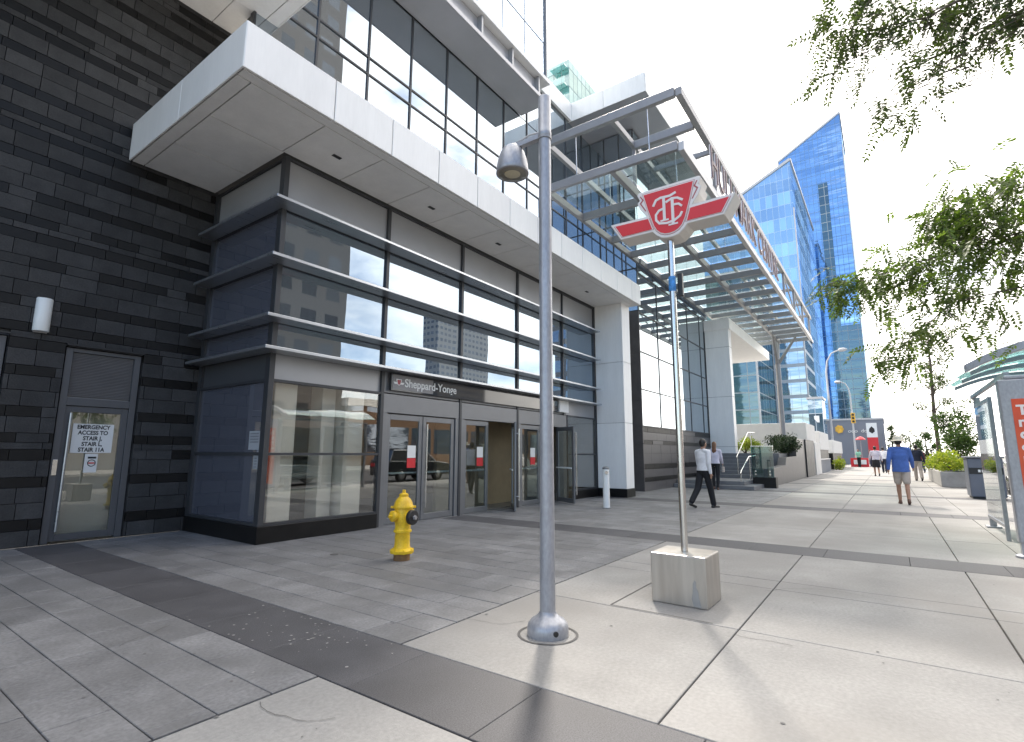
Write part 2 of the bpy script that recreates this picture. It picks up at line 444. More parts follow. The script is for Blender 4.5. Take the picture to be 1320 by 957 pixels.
BANDS = [(-4.3, -3.6), (2.15, 2.83), (8.45, 9.20), (15.3, 16.15), (21.9, 22.7), (28.4, 29.2), (35.0, 35.8), (42, 42.8)]
def cols(a, b, lines):
    """split a..b at the lines, leaving out the dark bands"""
    seg = []; x = a
    cuts = sorted([(p, q, True) for p, q in BANDS]+[(l, l, False) for l in lines])
    for p, q, isb in cuts:
        if p <= x or p >= b: 
            if isb and q > x and p < b and p <= x: x = max(x, q)
            continue
        seg.append((x, p)); x = q
    seg.append((x, b))
    return [s for s in seg if s[1]-s[0] > 0.05]
g = MB()
xl = [-2.0, 0.2, 4.64, 6.2, 6.60, 11.3, 13.3, 18.2, 20.0, 24.6, 26.5, 31.2, 33.2, 37.7, 39.6, 46, 50, 54, 58, 62, 66, 70, 75, 80, 85, 90, 95, 100, 110, 120]
for y0, y1 in ((1.095, 3.02), (-0.62, 1.095), (-1.36, -0.62), (-2.955, -1.36)):
    for x0, x1 in cols(-12, 125, xl):
        gp = 0.006
        g.box(x0+gp, x1-gp, y0+gp, y1-gp, -0.06, random.uniform(-0.0012, 0.0012))
for x0, x1 in cols(24.6, 125, xl):
    g.box(x0+0.006, x1-0.006, 3.026, 4.6, -0.06, 0.0)
struct(g.build('concrete_pavement', M['concrete'], bevel=0.004, seg=1))
g = MB()
for x0, x1 in BANDS:
    y = -2.95; 
    while y < 10.3:
        ln = 0.95
        ye = min(y+ln, 10.33)
        g.box(x0+0.004, x1-0.004, y+0.002, ye-0.002, -0.06, random.uniform(-0.001, 0.001))
        y = ye
struct(g.build('dark_granite_strip', M['band'], bevel=0.003, seg=1))
g = MB()
rows = []
x = -5.4
edges = sorted([q for q in [b for p in BANDS for b in p]])
def strip_rows(a, b):
    n = max(1, round((b-a)/0.305)); return [(a+(b-a)*i/n, a+(b-a)*(i+1)/n) for i in range(n)]
spans = []
for a, b in cols(-7, 24.6, []): spans += strip_rows(a, b)
for a, b in spans:
    y = 3.03-random.uniform(0, 0.4)
    while y < 10.33:
        ln = random.choice([0.45, 0.6, 0.6, 0.75, 0.9])
        y0 = max(y, 3.03); y1 = min(y+ln, 10.33)
        if y1-y0 > 0.03:
            g.box(a+0.0035, b-0.0035, y0+0.0035, y1-0.0035, -0.06, random.uniform(-0.0015, 0.0015))
        y += ln
struct(g.build('granite_tile_paving', M['tile'], bevel=0.003, seg=1))
g = MB()
for k in range(48):
    a0 = 2*pi*k/48; a1 = 2*pi*(k+1)/48
    for r0, r1 in ((0.215, 0.235),):
        g.add([(3.64+r0*cos(a0), 2.26+r0*sin(a0), 0.005), (3.64+r1*cos(a0), 2.26+r1*sin(a0), 0.005), (3.64+r1*cos(a1), 2.26+r1*sin(a1), 0.005), (3.64+r0*cos(a1), 2.26+r0*sin(a1), 0.005)], [(0, 1, 2, 3)])
g.lathe([(0.055, -0.02), (0.055, 0.005)], (4.62, 6.30, 0), n=16)
g.box(5.96-1.3, 6.19, 2.205, 2.215, 0.0035, 0.0045); g.box(4.66, 4.668, 1.3, 2.2, 0.0035, 0.0045)
struct(g.build('pavement_ring_joint', M['joint']))
g = MB()
def crack(p, ang, n, st):
    x_, y_ = p
    for k in range(n):
        ang += random.uniform(-0.5, 0.5); x2 = x_+st*cos(ang); y2 = y_+st*sin(ang); w = random.uniform(0.0012, 0.0026)
        nx, ny = -sin(ang)*w, cos(ang)*w
        g.add([(x_+nx, y_+ny, 0.0042), (x2+nx, y2+ny, 0.0042), (x2-nx, y2-ny, 0.0042), (x_-nx, y_-ny, 0.0042)], [(0, 1, 2, 3)]); x_, y_ = x2, y2
crack((3.55, 3.0), -1.3, 9, 0.06); crack((1.75, 2.98), -1.9, 8, 0.07); crack((6.3, 0.1), 0.4, 14, 0.09); crack((4.5, 1.1), -2.2, 7, 0.06); crack((1.6, 4.6), 0.3, 8, 0.06); crack((9.9, 2.0), 1.2, 12, 0.09)
struct(g.build('pavement_crack', M['joint']))
g = MB()
for k in range(70):
    px, py = random.gauss(2.55, 0.22), random.gauss(3.9, 0.5); r = random.uniform(0.004, 0.014); n = 5; ph = random.random()*6
    g.add([(px+r*cos(ph+2*pi*i/n)*random.uniform(0.6, 1.3), py+r*sin(ph+2*pi*i/n)*random.uniform(0.6, 1.3), 0.005) for i in range(n)], [tuple(range(n))])
struct(g.build('stone_chips', M['kerb']))

# small things trodden into the pavement: gum spots and chips, one layer
g = MB()
for k in range(230):
    px, py = random.uniform(-1, 13), random.uniform(-1.3, 8)
    r = random.uniform(0.004, 0.013)
    n = 7; ph = random.random()*6
    g.add([(px+r*cos(ph+2*pi*i/n)*random.uniform(0.7, 1.2), py+r*sin(ph+2*pi*i/n)*random.uniform(0.7, 1.2), 0.0045) for i in range(n)], [tuple(range(n))])
o = struct(g.build('pavement_spots', M['ink']))
M['ink2'] = mat('trodden_gum', (0.15, 0.145, 0.14), 0.9)
o.data.materials[0] = M['ink2']

# ------------------------------------------------------------------ station building
B = thing('station_building', 'black stone building with projecting glass station entrance under a white canopy', 'building', (4.4, 10.35, 0))
def courses(mb, x0, x1, z0, z1, yf, holes=(), black=0.62, depth=0.10, plan=((0.24, 0), (0.155, 1), (0.235, 0), (0.225, 0), (0.15, 1), (0.245, 0), (0.16, 1), (0.10, 0), (0.14, 1)), lg=(0.36, 0.52), lk=(0.30, 0.50)):
    z = z0; i = 0
    while z < z1-0.02:
        h, k = plan[i % len(plan)]; i += 1
        zt = min(z+h, z1)
        x = x0-random.uniform(0, 0.5)
        while x < x1:
            ln = random.uniform(*(lk if k else lg)); a, b = max(x, x0), min(x+ln, x1); x += ln
            segs = [(a, b)]
            for hx0, hx1, hz0, hz1 in holes:
                if zt > hz0+0.001 and z < hz1-0.001:
                    ns = []
                    for p, q in segs:
                        if q <= hx0 or p >= hx1: ns.append((p, q))
                        else:
                            if p < hx0: ns.append((p, hx0))
                            if q > hx1: ns.append((hx1, q))
                    segs = ns
            mi = 1 if (k and random.random() < black+0.2) else 0
            off = random.uniform(0.0, 0.006)+(0.004 if mi else 0)
            for p, q in segs:
                if q-p > 0.02:
                    mb.box(p+0.0045, q-0.0045, yf+off, yf+depth, z+0.0045, zt-0.0045, mi)
        z = zt
HOLES = [(2.42, 3.48, -1, 3.03), (0.70, 1.76, -1, 3.08)]
g = MB(); courses(g, -8, 4.425, 0.0, 9.95, 10.35, HOLES)
g.build('brick_wall', [M['stone_grey'], M['stone_black']], B)
g = MB()
for a, b, z0, z1 in ((-8, 0.70, 0, 9.95), (0.70, 1.76, 3.08, 9.95), (1.76, 2.42, 0, 9.95), (2.42, 3.48, 3.03, 9.95), (3.48, 4.50, 0, 9.95)):
    g.box(a+0.001, b-0.001, 10.43, 10.59, z0, z1)
g.build('wall_core', M['stone_back'], B)
# service doors in the black wall
M['door_glass'] = glass('door_glass', (0.80, 0.80, 0.76), 0.12, 0.74, wob=0.002)
M['steel_dark'] = mat('dark_grey_door_paint', (0.10, 0.102, 0.108), 0.45, metal=0.2, var=0.06)
def service_door(x0, x1, ztop, name):
    d = MB()
    d.box(x0, x0+0.09, 10.40, 10.52, 0, ztop-0.02); d.box(x1-0.09, x1, 10.40, 10.52, 0, ztop-0.02)
    d.box(x0+0.09, x1-0.09, 10.40, 10.52, ztop-0.08, ztop-0.02); d.box(x0+0.09, x1-0.09, 10.402, 10.50, 2.10, 2.22)
    d.box(x0+0.091, x0+0.17, 10.43, 10.48, 0.03, 2.095); d.box(x1-0.18, x1-0.091, 10.43, 10.48, 0.03, 2.095)
    d.box(x0+0.17, x1-0.18, 10.43, 10.48, 0.03, 0.13); d.box(x0+0.17, x1-0.18, 10.43, 10.48, 2.0, 2.095)
    o = d.build('service_door', M['steel_dark'], B, bevel=0.004)
    MB().box(x0+0.172, x1-0.182, 10.45, 10.46, 0.132, 1.998).build('door_pane', M['door_glass'], o)
    h = MB(); xh = x0+0.16
    h.tube([(xh, 10.37, 0.18), (xh, 10.37, 1.98)], 0.018, 10); 
    for z in (0.30, 1.82): h.tube([(xh, 10.36, z), (xh, 10.44, z)], 0.012, 8)
    h.build('door_handle', M['fin'], o)
    MB().box(x0+0.02, x0+0.08, 10.385, 10.399, 1.02, 1.26).build('lock_plate', M['chrome'], o, bevel=0.003)
    lv = MB(); z = 2.24
    lv.box(x0+0.092, x1-0.092, 10.47, 10.50, 2.222, ztop-0.082)
    while z < ztop-0.11:
        lv.obox(((x0+x1)/2, 10.45, z+0.012), (x1-x0-0.19, 0.035, 0.006), Matrix.Rotation(radians(-35), 4, 'X')); z += 0.025
    lv.build('louvre', M['steel'], o)
    MB().box(x0-0.02, x1+0.02, 10.30, 10.349, ztop+0.002, ztop+0.03).build('drip_flashing', M['black'], o)
service_door(2.44, 3.46, 3.03, 'a'); service_door(0.72, 1.74, 3.08, 'b')
M['lobby_pale'] = mat('pale_stair_wall', (0.66, 0.66, 0.62), 0.7, var=0.06)
MB().box(0.2, 4.35, 10.60, 10.8, 0, 3.2).build('stair_lobby_wall', M['lobby_pale'], B)
MB().box(0.2, 4.35, 10.53, 10.59, -0.02, 0.006).build('stair_lobby_floor', M['interior_floor'], B)

# vestibule: plinth, mullions, rails
G0 = 7.90
pl = MB()
pl.prism([(4.36, 10.33), (4.36, 7.86), (6.66, 7.86), (6.66, 8.15), (4.62, 8.15), (4.62, 10.33)], lambda a, b, d: (a, b, d), 0.0, 0.255)
pl.build('plinth', M['stone_black'], B, bevel=0.006)
MB().box(13.98, 15.88, 7.87, 8.15, 0.0, 0.255).build('plinth', M['stone_black'], B, bevel=0.006)
MX = [4.40, 6.70, 9.00, 11.30, 13.60, 15.86]
def mull(x, z0, z1, w=0.055):
    MB().box(x-w/2, x+w/2, G0-0.005, G0+0.13, z0, z1).build('mullion', M['mullion'], B, bevel=0.003)
mull(4.43, 0.257, 6.38, 0.09)
for x, z0 in ((6.70, 0.0), (9.0, 0.0), (11.3, 0.0), (13.72, 2.52), (13.93, 0.0), (15.86, 0.257)):
    mull(x, z0, 2.52 if x == 13.93 else 6.38, 0.075 if x < 12 else 0.05)
MB().box(4.385, 4.48, 10.22, 10.349, 0.257, 6.38).build('mullion', M['mullion'], B)
bays = [(4.48, 6.66), (6.74, 8.96), (9.04, 11.26), (11.34, 13.69), (13.75, 15.83)]
for i, (a, b) in enumerate(bays):
    for z in (2.985, 3.49, 4.48, 5.455, 6.355):
        MB().box(a, b, G0, G0+0.09, z-0.02, z+0.02).build('glazing_rail', M['mullion'], B)
for a, b in ((4.48, 6.66), (13.96, 15.83)):
    for z in (0.275, 1.355, 2.525): MB().box(a, b, G0+0.001, G0+0.10, z-0.022, z+0.022).build('glazing_rail', M['mullion'], B)
for z in (0.275, 1.355, 2.525, 2.985, 3.49, 4.48, 5.455, 6.355):
    MB().box(4.39, 4.475, 8.04, 10.215, z-0.022, z+0.022).build('glazing_rail', M['mullion'], B)
def pane(x0, x1, z0, z1, m, name='glass_pane', y=None):
    y = G0+0.045 if y is None else y
    tl = random.uniform(-0.004, 0.004); t2 = random.uniform(-0.004, 0.004)
    MB().add([(x0, y+tl, z0), (x1, y-tl, z0), (x1, y-tl+t2, z1), (x0, y+tl+t2, z1), (x0, y+tl+0.01, z0), (x1, y-tl+0.01, z0), (x1, y-tl+t2+0.01, z1), (x0, y+tl+t2+0.01, z1)],
             [(0, 1, 2, 3), (7, 6, 5, 4), (0, 4, 5, 1), (1, 5, 6, 2), (2, 6, 7, 3), (3, 7, 4, 0)]).build(name, M[m], B)
for i, (a, b) in enumerate(bays):
    for z0, z1 in ((3.007, 3.468), (3.512, 4.458), (4.502, 5.433)): pane(a, b, z0, z1, 'mirror')
    pane(a, b, 5.477, 6.333, 'grey_panel', 'metal_panel')
    if i in (0, 4): pane(a, b, 2.55, 2.963, 'grey_panel', 'metal_panel')
for a, b in ((4.48, 6.66), (13.96, 15.83)):
    pane(a, b, 0.30, 1.33, 'vest_glass'); pane(a, b, 1.38, 2.50, 'vest_glass')
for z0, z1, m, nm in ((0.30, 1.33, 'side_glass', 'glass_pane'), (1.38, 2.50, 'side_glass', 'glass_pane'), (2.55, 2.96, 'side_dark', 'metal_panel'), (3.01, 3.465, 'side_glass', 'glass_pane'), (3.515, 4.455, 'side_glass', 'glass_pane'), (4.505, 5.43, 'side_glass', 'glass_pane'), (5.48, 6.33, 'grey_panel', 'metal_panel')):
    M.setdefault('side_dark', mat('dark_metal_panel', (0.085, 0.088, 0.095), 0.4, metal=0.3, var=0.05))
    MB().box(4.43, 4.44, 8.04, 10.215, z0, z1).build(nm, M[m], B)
# horizontal fins
for z in (5.47, 4.50, 3.515, 3.005):
    f = MB()
    f.prism([(4.10, 10.26), (4.10, 7.55), (15.62, 7.55), (15.62, 7.893), (4.384, 7.893), (4.384, 10.26)], lambda a, b, d: (a, b, d), z-0.05, z)
    f.build('sun_fin', M['fin'], B, bevel=0.006)
# entrance doors
hd = MB()
for a, b in ((6.74, 8.96), (9.04, 11.26), (11.34, 13.90)):
    hd.box(a, b, G0+0.01, G0+0.11, 2.16, 2.53)
    hd.box(a, b, G0+0.02, G0+0.10, 2.55, 2.96)
    hd.box(a, a+0.11, G0+0.012, G0+0.108, 0.0, 2.158)
    if b < 12: hd.box(b-0.11, b, G0+0.012, G0+0.108, 0.0, 2.158)
hd.box(13.42, 13.90, G0+0.012, G0+0.108, 0.0, 2.158)
hd.box(6.74, 13.90, G0+0.0, G0+0.25, -0.01, 0.012)
hd.build('door_surround', M['frame'], B, bevel=0.004)
def leaf(hx, width, sgn, ang, handle):
    """door leaf hinged at hx, reaching sgn*width along x, swung outwards by ang"""
    e = MB(); st = 0.10
    def add(mb, u0, u1, z0, z1, t0, t1, mi=0):
        P = []
        for z in (z0, z1):
            for u, t in ((u0, t0), (u1, t0), (u1, t1), (u0, t1)):
                x = sgn*u*cos(ang)+(t*sin(ang)*sgn if ang else 0); y = -u*sin(ang)+t*cos(ang)
                P.append((hx+x, G0+0.04+y, z))
        mb.add(P, [(0, 3, 2, 1), (4, 5, 6, 7), (0, 1, 5, 4), (1, 2, 6, 5), (2, 3, 7, 6), (3, 0, 4, 7)], mi)
    for u0, u1, z0, z1 in ((0.005, st, 0.02, 2.14), (width-st, width-0.005, 0.02, 2.14), (st, width-st, 0.02, 0.14), (st, width-st, 2.03, 2.14)): add(e, u0, u1, z0, z1, 0, 0.045)
    o = e.build('entrance_door', M['frame'], B, bevel=0.004)
    p = MB(); add(p, st, width-st, 0.14, 2.03, 0.018, 0.026); p.build('door_pane', M['clear'], o)
    b = MB(); add(b, 0.05, width-0.05, 0.96, 1.0, 0.07, 0.10); b.build('push_bar', M['white'], o, bevel=0.01)
    if handle:
        h = MB(); add(h, width-0.075, width-0.045, 0.25, 1.98, -0.09, -0.06)
        for z in (0.35, 1.85): add(h, width-0.07, width-0.05, z, z+0.02, -0.062, 0.0)
        h.build('door_handle', M['chrome'], o, bevel=0.01)
    return o
leaf(6.86, 0.985, 1, 0, False); leaf(8.84, 0.985, -1, 0, True)
leaf(9.16, 0.93, 1, 0, False); leaf(11.14, 0.98, -1, radians(40), True)
leaf(11.46, 0.97, 1, 0, False); leaf(13.41, 0.97, -1, radians(60), True)
# interior
it = MB(); it.box(4.5, 15.85, 8.16, 13.0, 0.0, 0.02); it.build('lobby_floor', M['interior_floor'], B)
it = MB(); it.box(4.47, 15.85, 13.0, 13.1, 0.0, 3.0); it.box(4.46, 4.52, 10.36, 13.0, 0, 3.0); it.box(15.86, 15.95, 8.05, 13.0, 0, 3.0); it.build('lobby_wall', M['interior'], B)
it = MB(); it.box(9.3, 13.2, 8.9, 9.0, 0.021, 2.9); it.build('lobby_partition', M['interior_dark'], B)
it = MB(); it.box(4.46, 15.85, 8.03, 13.0, 2.97, 3.05); it.build('lobby_ceiling', M['interior'], B)
for x0, x1, y0 in ((4.60, 5.00, 8.06), (5.98, 6.40, 8.06), (5.62, 5.90, 8.25)):
    MB().box(x0, x1, y0, y0+0.35, 0.021, 2.96).build('lobby_column', M['interior_white'], B, bevel=0.01)
MB().box(4.46, 15.85, 8.05, 8.12, 3.06, 6.36).box(4.46, 4.50, 8.13, 10.3, 0.30, 6.36).build('backing_wall', M['panel_gap'], B)

# white canopy
cn = MB(); cn.box(2.93, 16.52, 6.49, 10.32, 6.44, 7.05)
cn.build('canopy_core', M['panel_gap'], B)
cp = MB()
jx = [2.90]+[4.30+1.15*k for k in range(11)]+[16.55]
for a, b in zip(jx[:-1], jx[1:]):
    cp.box(a+0.008, b-0.008, 6.45, 6.489, 6.40, 7.09)
cp.box(2.90, 2.928, 6.455, 8.38, 6.402, 7.088); cp.box(2.90, 2.928, 8.39, 10.32, 6.402, 7.088)
cp.box(16.522, 16.55, 6.455, 7.99, 6.402, 7.088)
for a, b in zip(jx[:-1], jx[1:]):
    cp.box(a+0.004, b-0.004, 6.49, 10.32, 7.052, 7.085)
cp.build('canopy_fascia', M['white_panel'], B, bevel=0.006, seg=1)
cs = MB()
def spanel(x0, x1, y0, y1): cs.box(x0+0.010, x1-0.010, y0+0.010, y1-0.010, 6.402, 6.436)
spanel(2.935, 16.515, 6.50, 6.68)
spanel(2.935, 3.13, 6.68, 10.31)
sx = [3.13]+[4.30+1.15*k for k in range(11)]+[16.51]
for a, b in zip(sx[:-1], sx[1:]):
    spanel(a, b, 6.68, 7.88)
for y0, y1 in ((7.88, 9.1), (9.1, 10.31)): spanel(3.13, 4.345, y0, y1)
cs.build('canopy_soffit', M['white_panel'], B)
for k in range(5):
    x = 4.85+2.3*k
    MB().box(x, x+0.16, 7.22, 7.29, 6.392, 6.401).build('downlight', M['black'], B)
# white pillar
pp = MB()
for z0, z1 in ((0.27, 2.375), (2.385, 4.395), (4.405, 6.398)):
    pp.box(15.90, 16.53, 6.88, 6.93, z0, z1); pp.box(15.90, 15.95, 6.935, 7.88, z0, z1); pp.box(16.48, 16.53, 6.935, 7.98, z0, z1)
pp.build('pillar', M['white_panel'], B, bevel=0.005, seg=1)
MB().box(15.93, 16.50, 6.92, 7.95, 0.0, 6.39).build('pillar_core', M['panel_gap'], B)
MB().box(15.88, 16.55, 6.86, 7.97, 0.0, 0.262).build('pillar_base', M['stone_black'], B, bevel=0.006)
g = MB(); courses(g, 16.56, 18.84, 0, 7.0, 8.0, depth=0.08); g.build('brick_wall', [M['stone_grey'], M['stone_black']], B)
MB().box(16.54, 18.84, 8.05, 9.6, 0, 7.1).build('wall_core', M['stone_back'], B)

# upper storeys
WY = 9.4
ux = [4.35+1.37*k for k in range(12)]
zr = [7.1, 10.39, 10.84, 12.96, 14.68]
for a, b in zip(ux[:-1], ux[1:]):
    zt = 12.98 if b < 13.6 else 14.68
    w = MB()
    for z0, z1 in zip(zr[:-1], zr[1:]):
        if z0 < zt:
            t = random.uniform(-0.003, 0.003)
            zz = min(z1, zt)-0.02
            w.add([(a+0.025, WY+t, z0+0.02), (b-0.025, WY-t, z0+0.02), (b-0.025, WY-t, zz), (a+0.025, WY+t, zz)], [(0, 1, 2, 3)])
    w.build('upper_glazing', M['sky_glass'], B)
um = MB()
for x in ux:
    um.box(x-0.025, x+0.025, WY-0.03, WY+0.1, 7.09, 9.96 if x < 4.6 else (12.985 if x < 13.7 else 14.68))
for z in (10.39, 10.84):
    um.box(4.86, ux[-1]-0.6, WY-0.028, WY+0.09, z-0.022, z+0.022)
um.build('upper_mullions', M['mullion'], B)
MB().box(4.36, 18.84, WY+0.15, WY+0.3, 7.1, 14.6).build('upper_backing', M['panel_gap'], B)
# white soffit at the upper left
us = MB()
for y0, y1 in ((9.45, 10.34), (8.05, 9.445), (6.4, 8.04)):
    for x0, x1 in ((-6, 1.6), (1.61, 3.98), (3.99, 4.58), (4.59, 4.82)):
        us.box(x0, x1-0.006, y0, y1, 9.97, 10.0)
us.box(4.822, 4.845, 6.4, 10.34, 9.97, 10.9); us.box(-6, 4.82, 6.37, 6.395, 9.97, 10.9)
us.build('upper_soffit', M['white_panel'], B)
MB().box(-6, 4.815, 6.41, 10.8, 10.003, 10.9).build('upper_slab', M['panel_gap'], B)
# overhanging dark soffit and the glass tower over it
ov = MB(); ov.box(4.86, 13.56, 8.34, 9.38, 12.99, 13.05)
ov.box(4.86, 13.56, 8.30, 8.335, 12.985, 13.12); ov.build('overhang_soffit', M['soffit_dark'], B, bevel=0.01)
MB().box(4.87, 13.46, 8.52, 9.38, 13.052, 13.78).build('overhang_band', M['soffit_dark'], B)
for k in range(6): MB().box(5.6+1.5*k, 5.67+1.5*k, 8.35, 8.519, 13.052, 13.78).build('bracket', M['grey_panel'], B)
MB().box(4.86, 13.70, 8.27, 10.2, 13.785, 13.93).build('slab_edge', M['white_panel'], B, bevel=0.01)
M['tower_glass'] = facade_mat('pale_tower_glass', (0.30, 0.36, 0.42), (0.16, 0.18, 0.2), 1.2, 1.7, 0.05, 0.02, 0.60, 0.002, 0.3)
MB().box(4.9, 13.60, 8.42, 11.0, 13.932, 42).build('glass_tower', M['tower_glass'], B)
MB().box(13.602, 13.67, 8.36, 8.46, 13.932, 42).build('tower_edge', M['steel'], B)
# roof parapet
rf = MB()
for a, b in ((13.72, 15.3), (15.31, 16.98)): rf.box(a, b, 9.26, 9.36, 14.70, 15.46)
rf.build('parapet', M['white_panel'], B)
MB().box(13.72, 17.0, 9.365, 10.6, 14.70, 15.43).build('roof_slab', M['grey_panel'], B)

# ------------------------------------------------------------------ office building with glass front
O = thing('office_building', 'glass fronted office block with dark stone base behind the white pillar', 'building', (18.85, 7.45, 0))
g = MB(); courses(g, 18.90, 28.9, 0, 2.40, 7.45, plan=((0.34, 0), (0.16, 1), (0.30, 0), (0.2, 1), (0.4, 0)), lg=(1.0, 1.6), lk=(0.9, 1.5), depth=0.08)
g.build('stone_base', [M['granite'], M['stone_black']], O)
ew = MB()
for z0, z1 in ((0, 1.75), (1.76, 3.4), (3.41, 5.2), (5.21, 6.9)): ew.box(18.85, 18.895, 7.45, 8.2, z0+0.004, z1)
ew.build('end_wall', M['granite'], O)
for k_, (ya, yb) in enumerate(((7.49, 8.05), (8.11, 8.72), (8.78, 9.38))):
    for za, zb in ((6.95, 8.62), (8.68, 10.6), (10.66, 12.6), (12.66, 14.65)):
        MB().box(18.86, 18.89, ya, yb, za, zb).build('end_window', M['sky_glass'], O)
MB().box(18.845, 18.895, 7.452, 7.488, 6.92, 14.66).build('corner_mullion', M['mullion'], O)
MB().box(18.90, 29.0, 7.535, 16, 0, 14.68).build('core', M['panel_gap'], O)
ox = [18.90, 20.95, 23.05, 25.1, 27.15, 28.0]
oz = [2.43, 3.83, 5.30, 6.86, 8.50]
for a, b in zip(ox[:-1], ox[1:]):
    w = MB()
    for z0, z1 in zip(oz[:-1], oz[1:]):
        t = random.uniform(-0.003, 0.003); t2 = random.uniform(-0.004, 0.004)
        w.add([(a+0.02, 7.48+t, z0+0.02), (b-0.02, 7.48-t, z0+0.02), (b-0.02, 7.48-t+t2, z1-0.02), (a+0.02, 7.48+t+t2, z1-0.02)], [(0, 1, 2, 3)])
    w.build('window', M['sky_glass'], O)
om = MB()
for x in ox: om.box(x-0.02, x+0.02, 7.455, 7.53, 2.42, 8.5)
for z in oz: om.box(18.90, 28.9, 7.452, 7.531, z-0.02, z+0.02)
om.build('window_frame', M['mullion'], O)
for k in range(6):
    a = 18.92+k*1.66
    MB().box(a, a+1.62, 7.47, 7.53, 8.53, 14.65).build('upper_window', M['mirror'], O)
MB().box(28.02, 28.55, 6.24, 7.44, 0, 8.38).build('column', M['white_panel'], O, bevel=0.008)
cj = MB()
for z in (1.75, 4.3, 6.9): cj.box(28.017, 28.553, 6.237, 7.44, z, z+0.012)
cj.build('column_joint', M['panel_gap'], O)
MB().box(27.98, 39.3, 6.16, 8.9, 7.84, 8.42).build('porch_roof', M['white_panel'], O, bevel=0.01)
rs = MB(); rs.box(17.02, 30, 6.17, 9.5, 14.70, 14.78); rs.build('roof_soffit', M['soffit_dark'], O)
rs = MB()
for a, b in ((17.02, 20.2), (20.21, 23.3), (23.31, 26.6), (26.61, 30)): rs.box(a, b, 6.14, 6.168, 14.69, 15.48)
for a, b in ((6.16, 7.85), (7.86, 9.58)): rs.box(16.99, 17.015, a, b, 14.69, 15.48)
rs.build('roof_fascia', M['white_panel'], O, bevel=0.006)
MB().box(17.03, 30, 6.19, 9.5, 14.785, 15.44).build('roof_core', M['panel_gap'], O)

# ------------------------------------------------------------------ steel and glass canopy with letters
S = thing('steel_canopy', 'steel and glass canopy over the office entrance carrying big red outlined letters', 'canopy', (37.0, 5.34, 0))
ZL, ZT, YO, YM, YI = 8.90, 10.40, 3.50, 5.34, 7.40
def sbeam(a, b, w, h, name='beam', m='steel'):
    return MB().bar(a, b, w, h).build(name, M[m], S, bevel=0.008, seg=1)
M['pale_steel'] = mat('pale_steel_edge', (0.52, 0.51, 0.51), 0.4, metal=0.2, var=0.05)
sbeam((12, YO, ZL), (38.6, YO, ZL), 0.14, 0.24, 'edge_beam', 'pale_steel')
sbeam((12, YO, ZT), (39.2, YO, ZT), 0.16, 0.22, 'edge_beam')
sbeam((12, YM, ZL+0.01), (38.6, YM, ZL+0.01), 0.14, 0.26, 'beam')
sbeam((12, YI, ZL+0.02), (18.8, YI, ZL+0.02), 0.12, 0.22)
sbeam((12, YI, ZT+0.01), (18.8, YI, ZT+0.01), 0.12, 0.2)
sbeam((18.9, YI-0.05, ZL+0.02), (38.6, YI-0.05, ZL+0.02), 0.1, 0.22)
xs = [12.0, 14.2, 16.4, 18.1, 19.7, 21.3, 22.9, 24.5, 26.1, 27.7, 29.3, 30.9, 32.5, 34.1, 35.6, 37.0, 38.6]
for x in xs:
    sbeam((x, YO+0.08, ZL+0.03), (x, YI, ZL+0.03), 0.12, 0.24, 'cross_beam')
for x in (12.0, 13.6):
    sbeam((x, YO+0.09, ZT-0.01), (x, YI if x < 13 else YM, ZT-0.01), 0.14, 0.24, 'cross_beam')
sbeam((13.6, YM, ZT), (13.6, YM, ZL+0.15), 0.1, 0.1, 'upright')
for x in (15.2, 28.0, 31.5, 35.0, 38.3):
    sbeam((x, YO+0.09, ZT-0.015), (x, YM, ZT-0.015), 0.10, 0.16, 'cross_beam')
    sbeam((x, YO, ZL+0.12), (x, YO, ZT-0.11), 0.10, 0.10, 'upright')
for a, b in ((28.0, 31.5), (31.5, 35.0)):
    sbeam((a, YO, ZT-0.11), (b, YO, ZL+0.12), 0.06, 0.06, 'brace')
sbeam((12, YM, ZT), (38.3, YM, ZT-0.002), 0.12, 0.18, 'beam')
for i in range(len(xs)-1):
    for y0, y1 in ((YO+0.15, YM-0.1), (YM+0.1, YI-0.1)):
        MB().box(xs[i]+0.08, xs[i+1]-0.08, y0, y1, ZL+0.17, ZL+0.19).build('roof_pane', M['green_glass'], S)
for x in xs[:5]:
    for y in (4.3, 6.4):
        sbeam((x, y, ZL+0.12), (x, y+0.02, ZT-0.1 if x < 13 else ZT), 0.025, 0.025, 'tie_rod', 'chrome')
po = MB(); po.tube([(37.0, 5.34, 0), (37.0, 5.34, 7.2)], [0.17, 0.15], 16)
for e in ((36.0, 5.34, 8.8), (38.0, 5.34, 8.8), (37.0, 4.2, 8.8), (37.0, 5.34, 8.8)): po.tube([(37.0, 5.34, 7.1), e], [0.11, 0.075], 10)
po.build('post', M['steel'], S)
M['letter_red'] = mat('dull_red_letter', (0.36, 0.07, 0.08), 0.5, var=0.08)
M['letter_white'] = mat('pale_letter_return', (0.72, 0.66, 0.66), 0.5, var=0.05)
M['letter_dark'] = mat('dark_mauve_letter', (0.13, 0.060, 0.072), 0.5, var=0.08)
word = 'HULLMARK CENTRE'
x = 14.3
for ch in word:
    if ch == ' ':
        x += 0.35; continue
    lt = text_mb(ch, 1.42, 0.035, (x, YO-0.11, ZL+0.24), (1, 0, 0), (0, 0, 1), font_scale_x=0.78, bold=0.022)
    w = max(v[0] for v in lt.v)-x
    o = lt.build('letter', M['letter_white'], S)
    ob = text_mb(ch, 1.42, 0.03, (x, YO-0.136, ZL+0.24), (1, 0, 0), (0, 0, 1), font_scale_x=0.78, bold=-0.006)
    ob.build('letter_face', M['letter_dark'], o)
    x += w+0.09

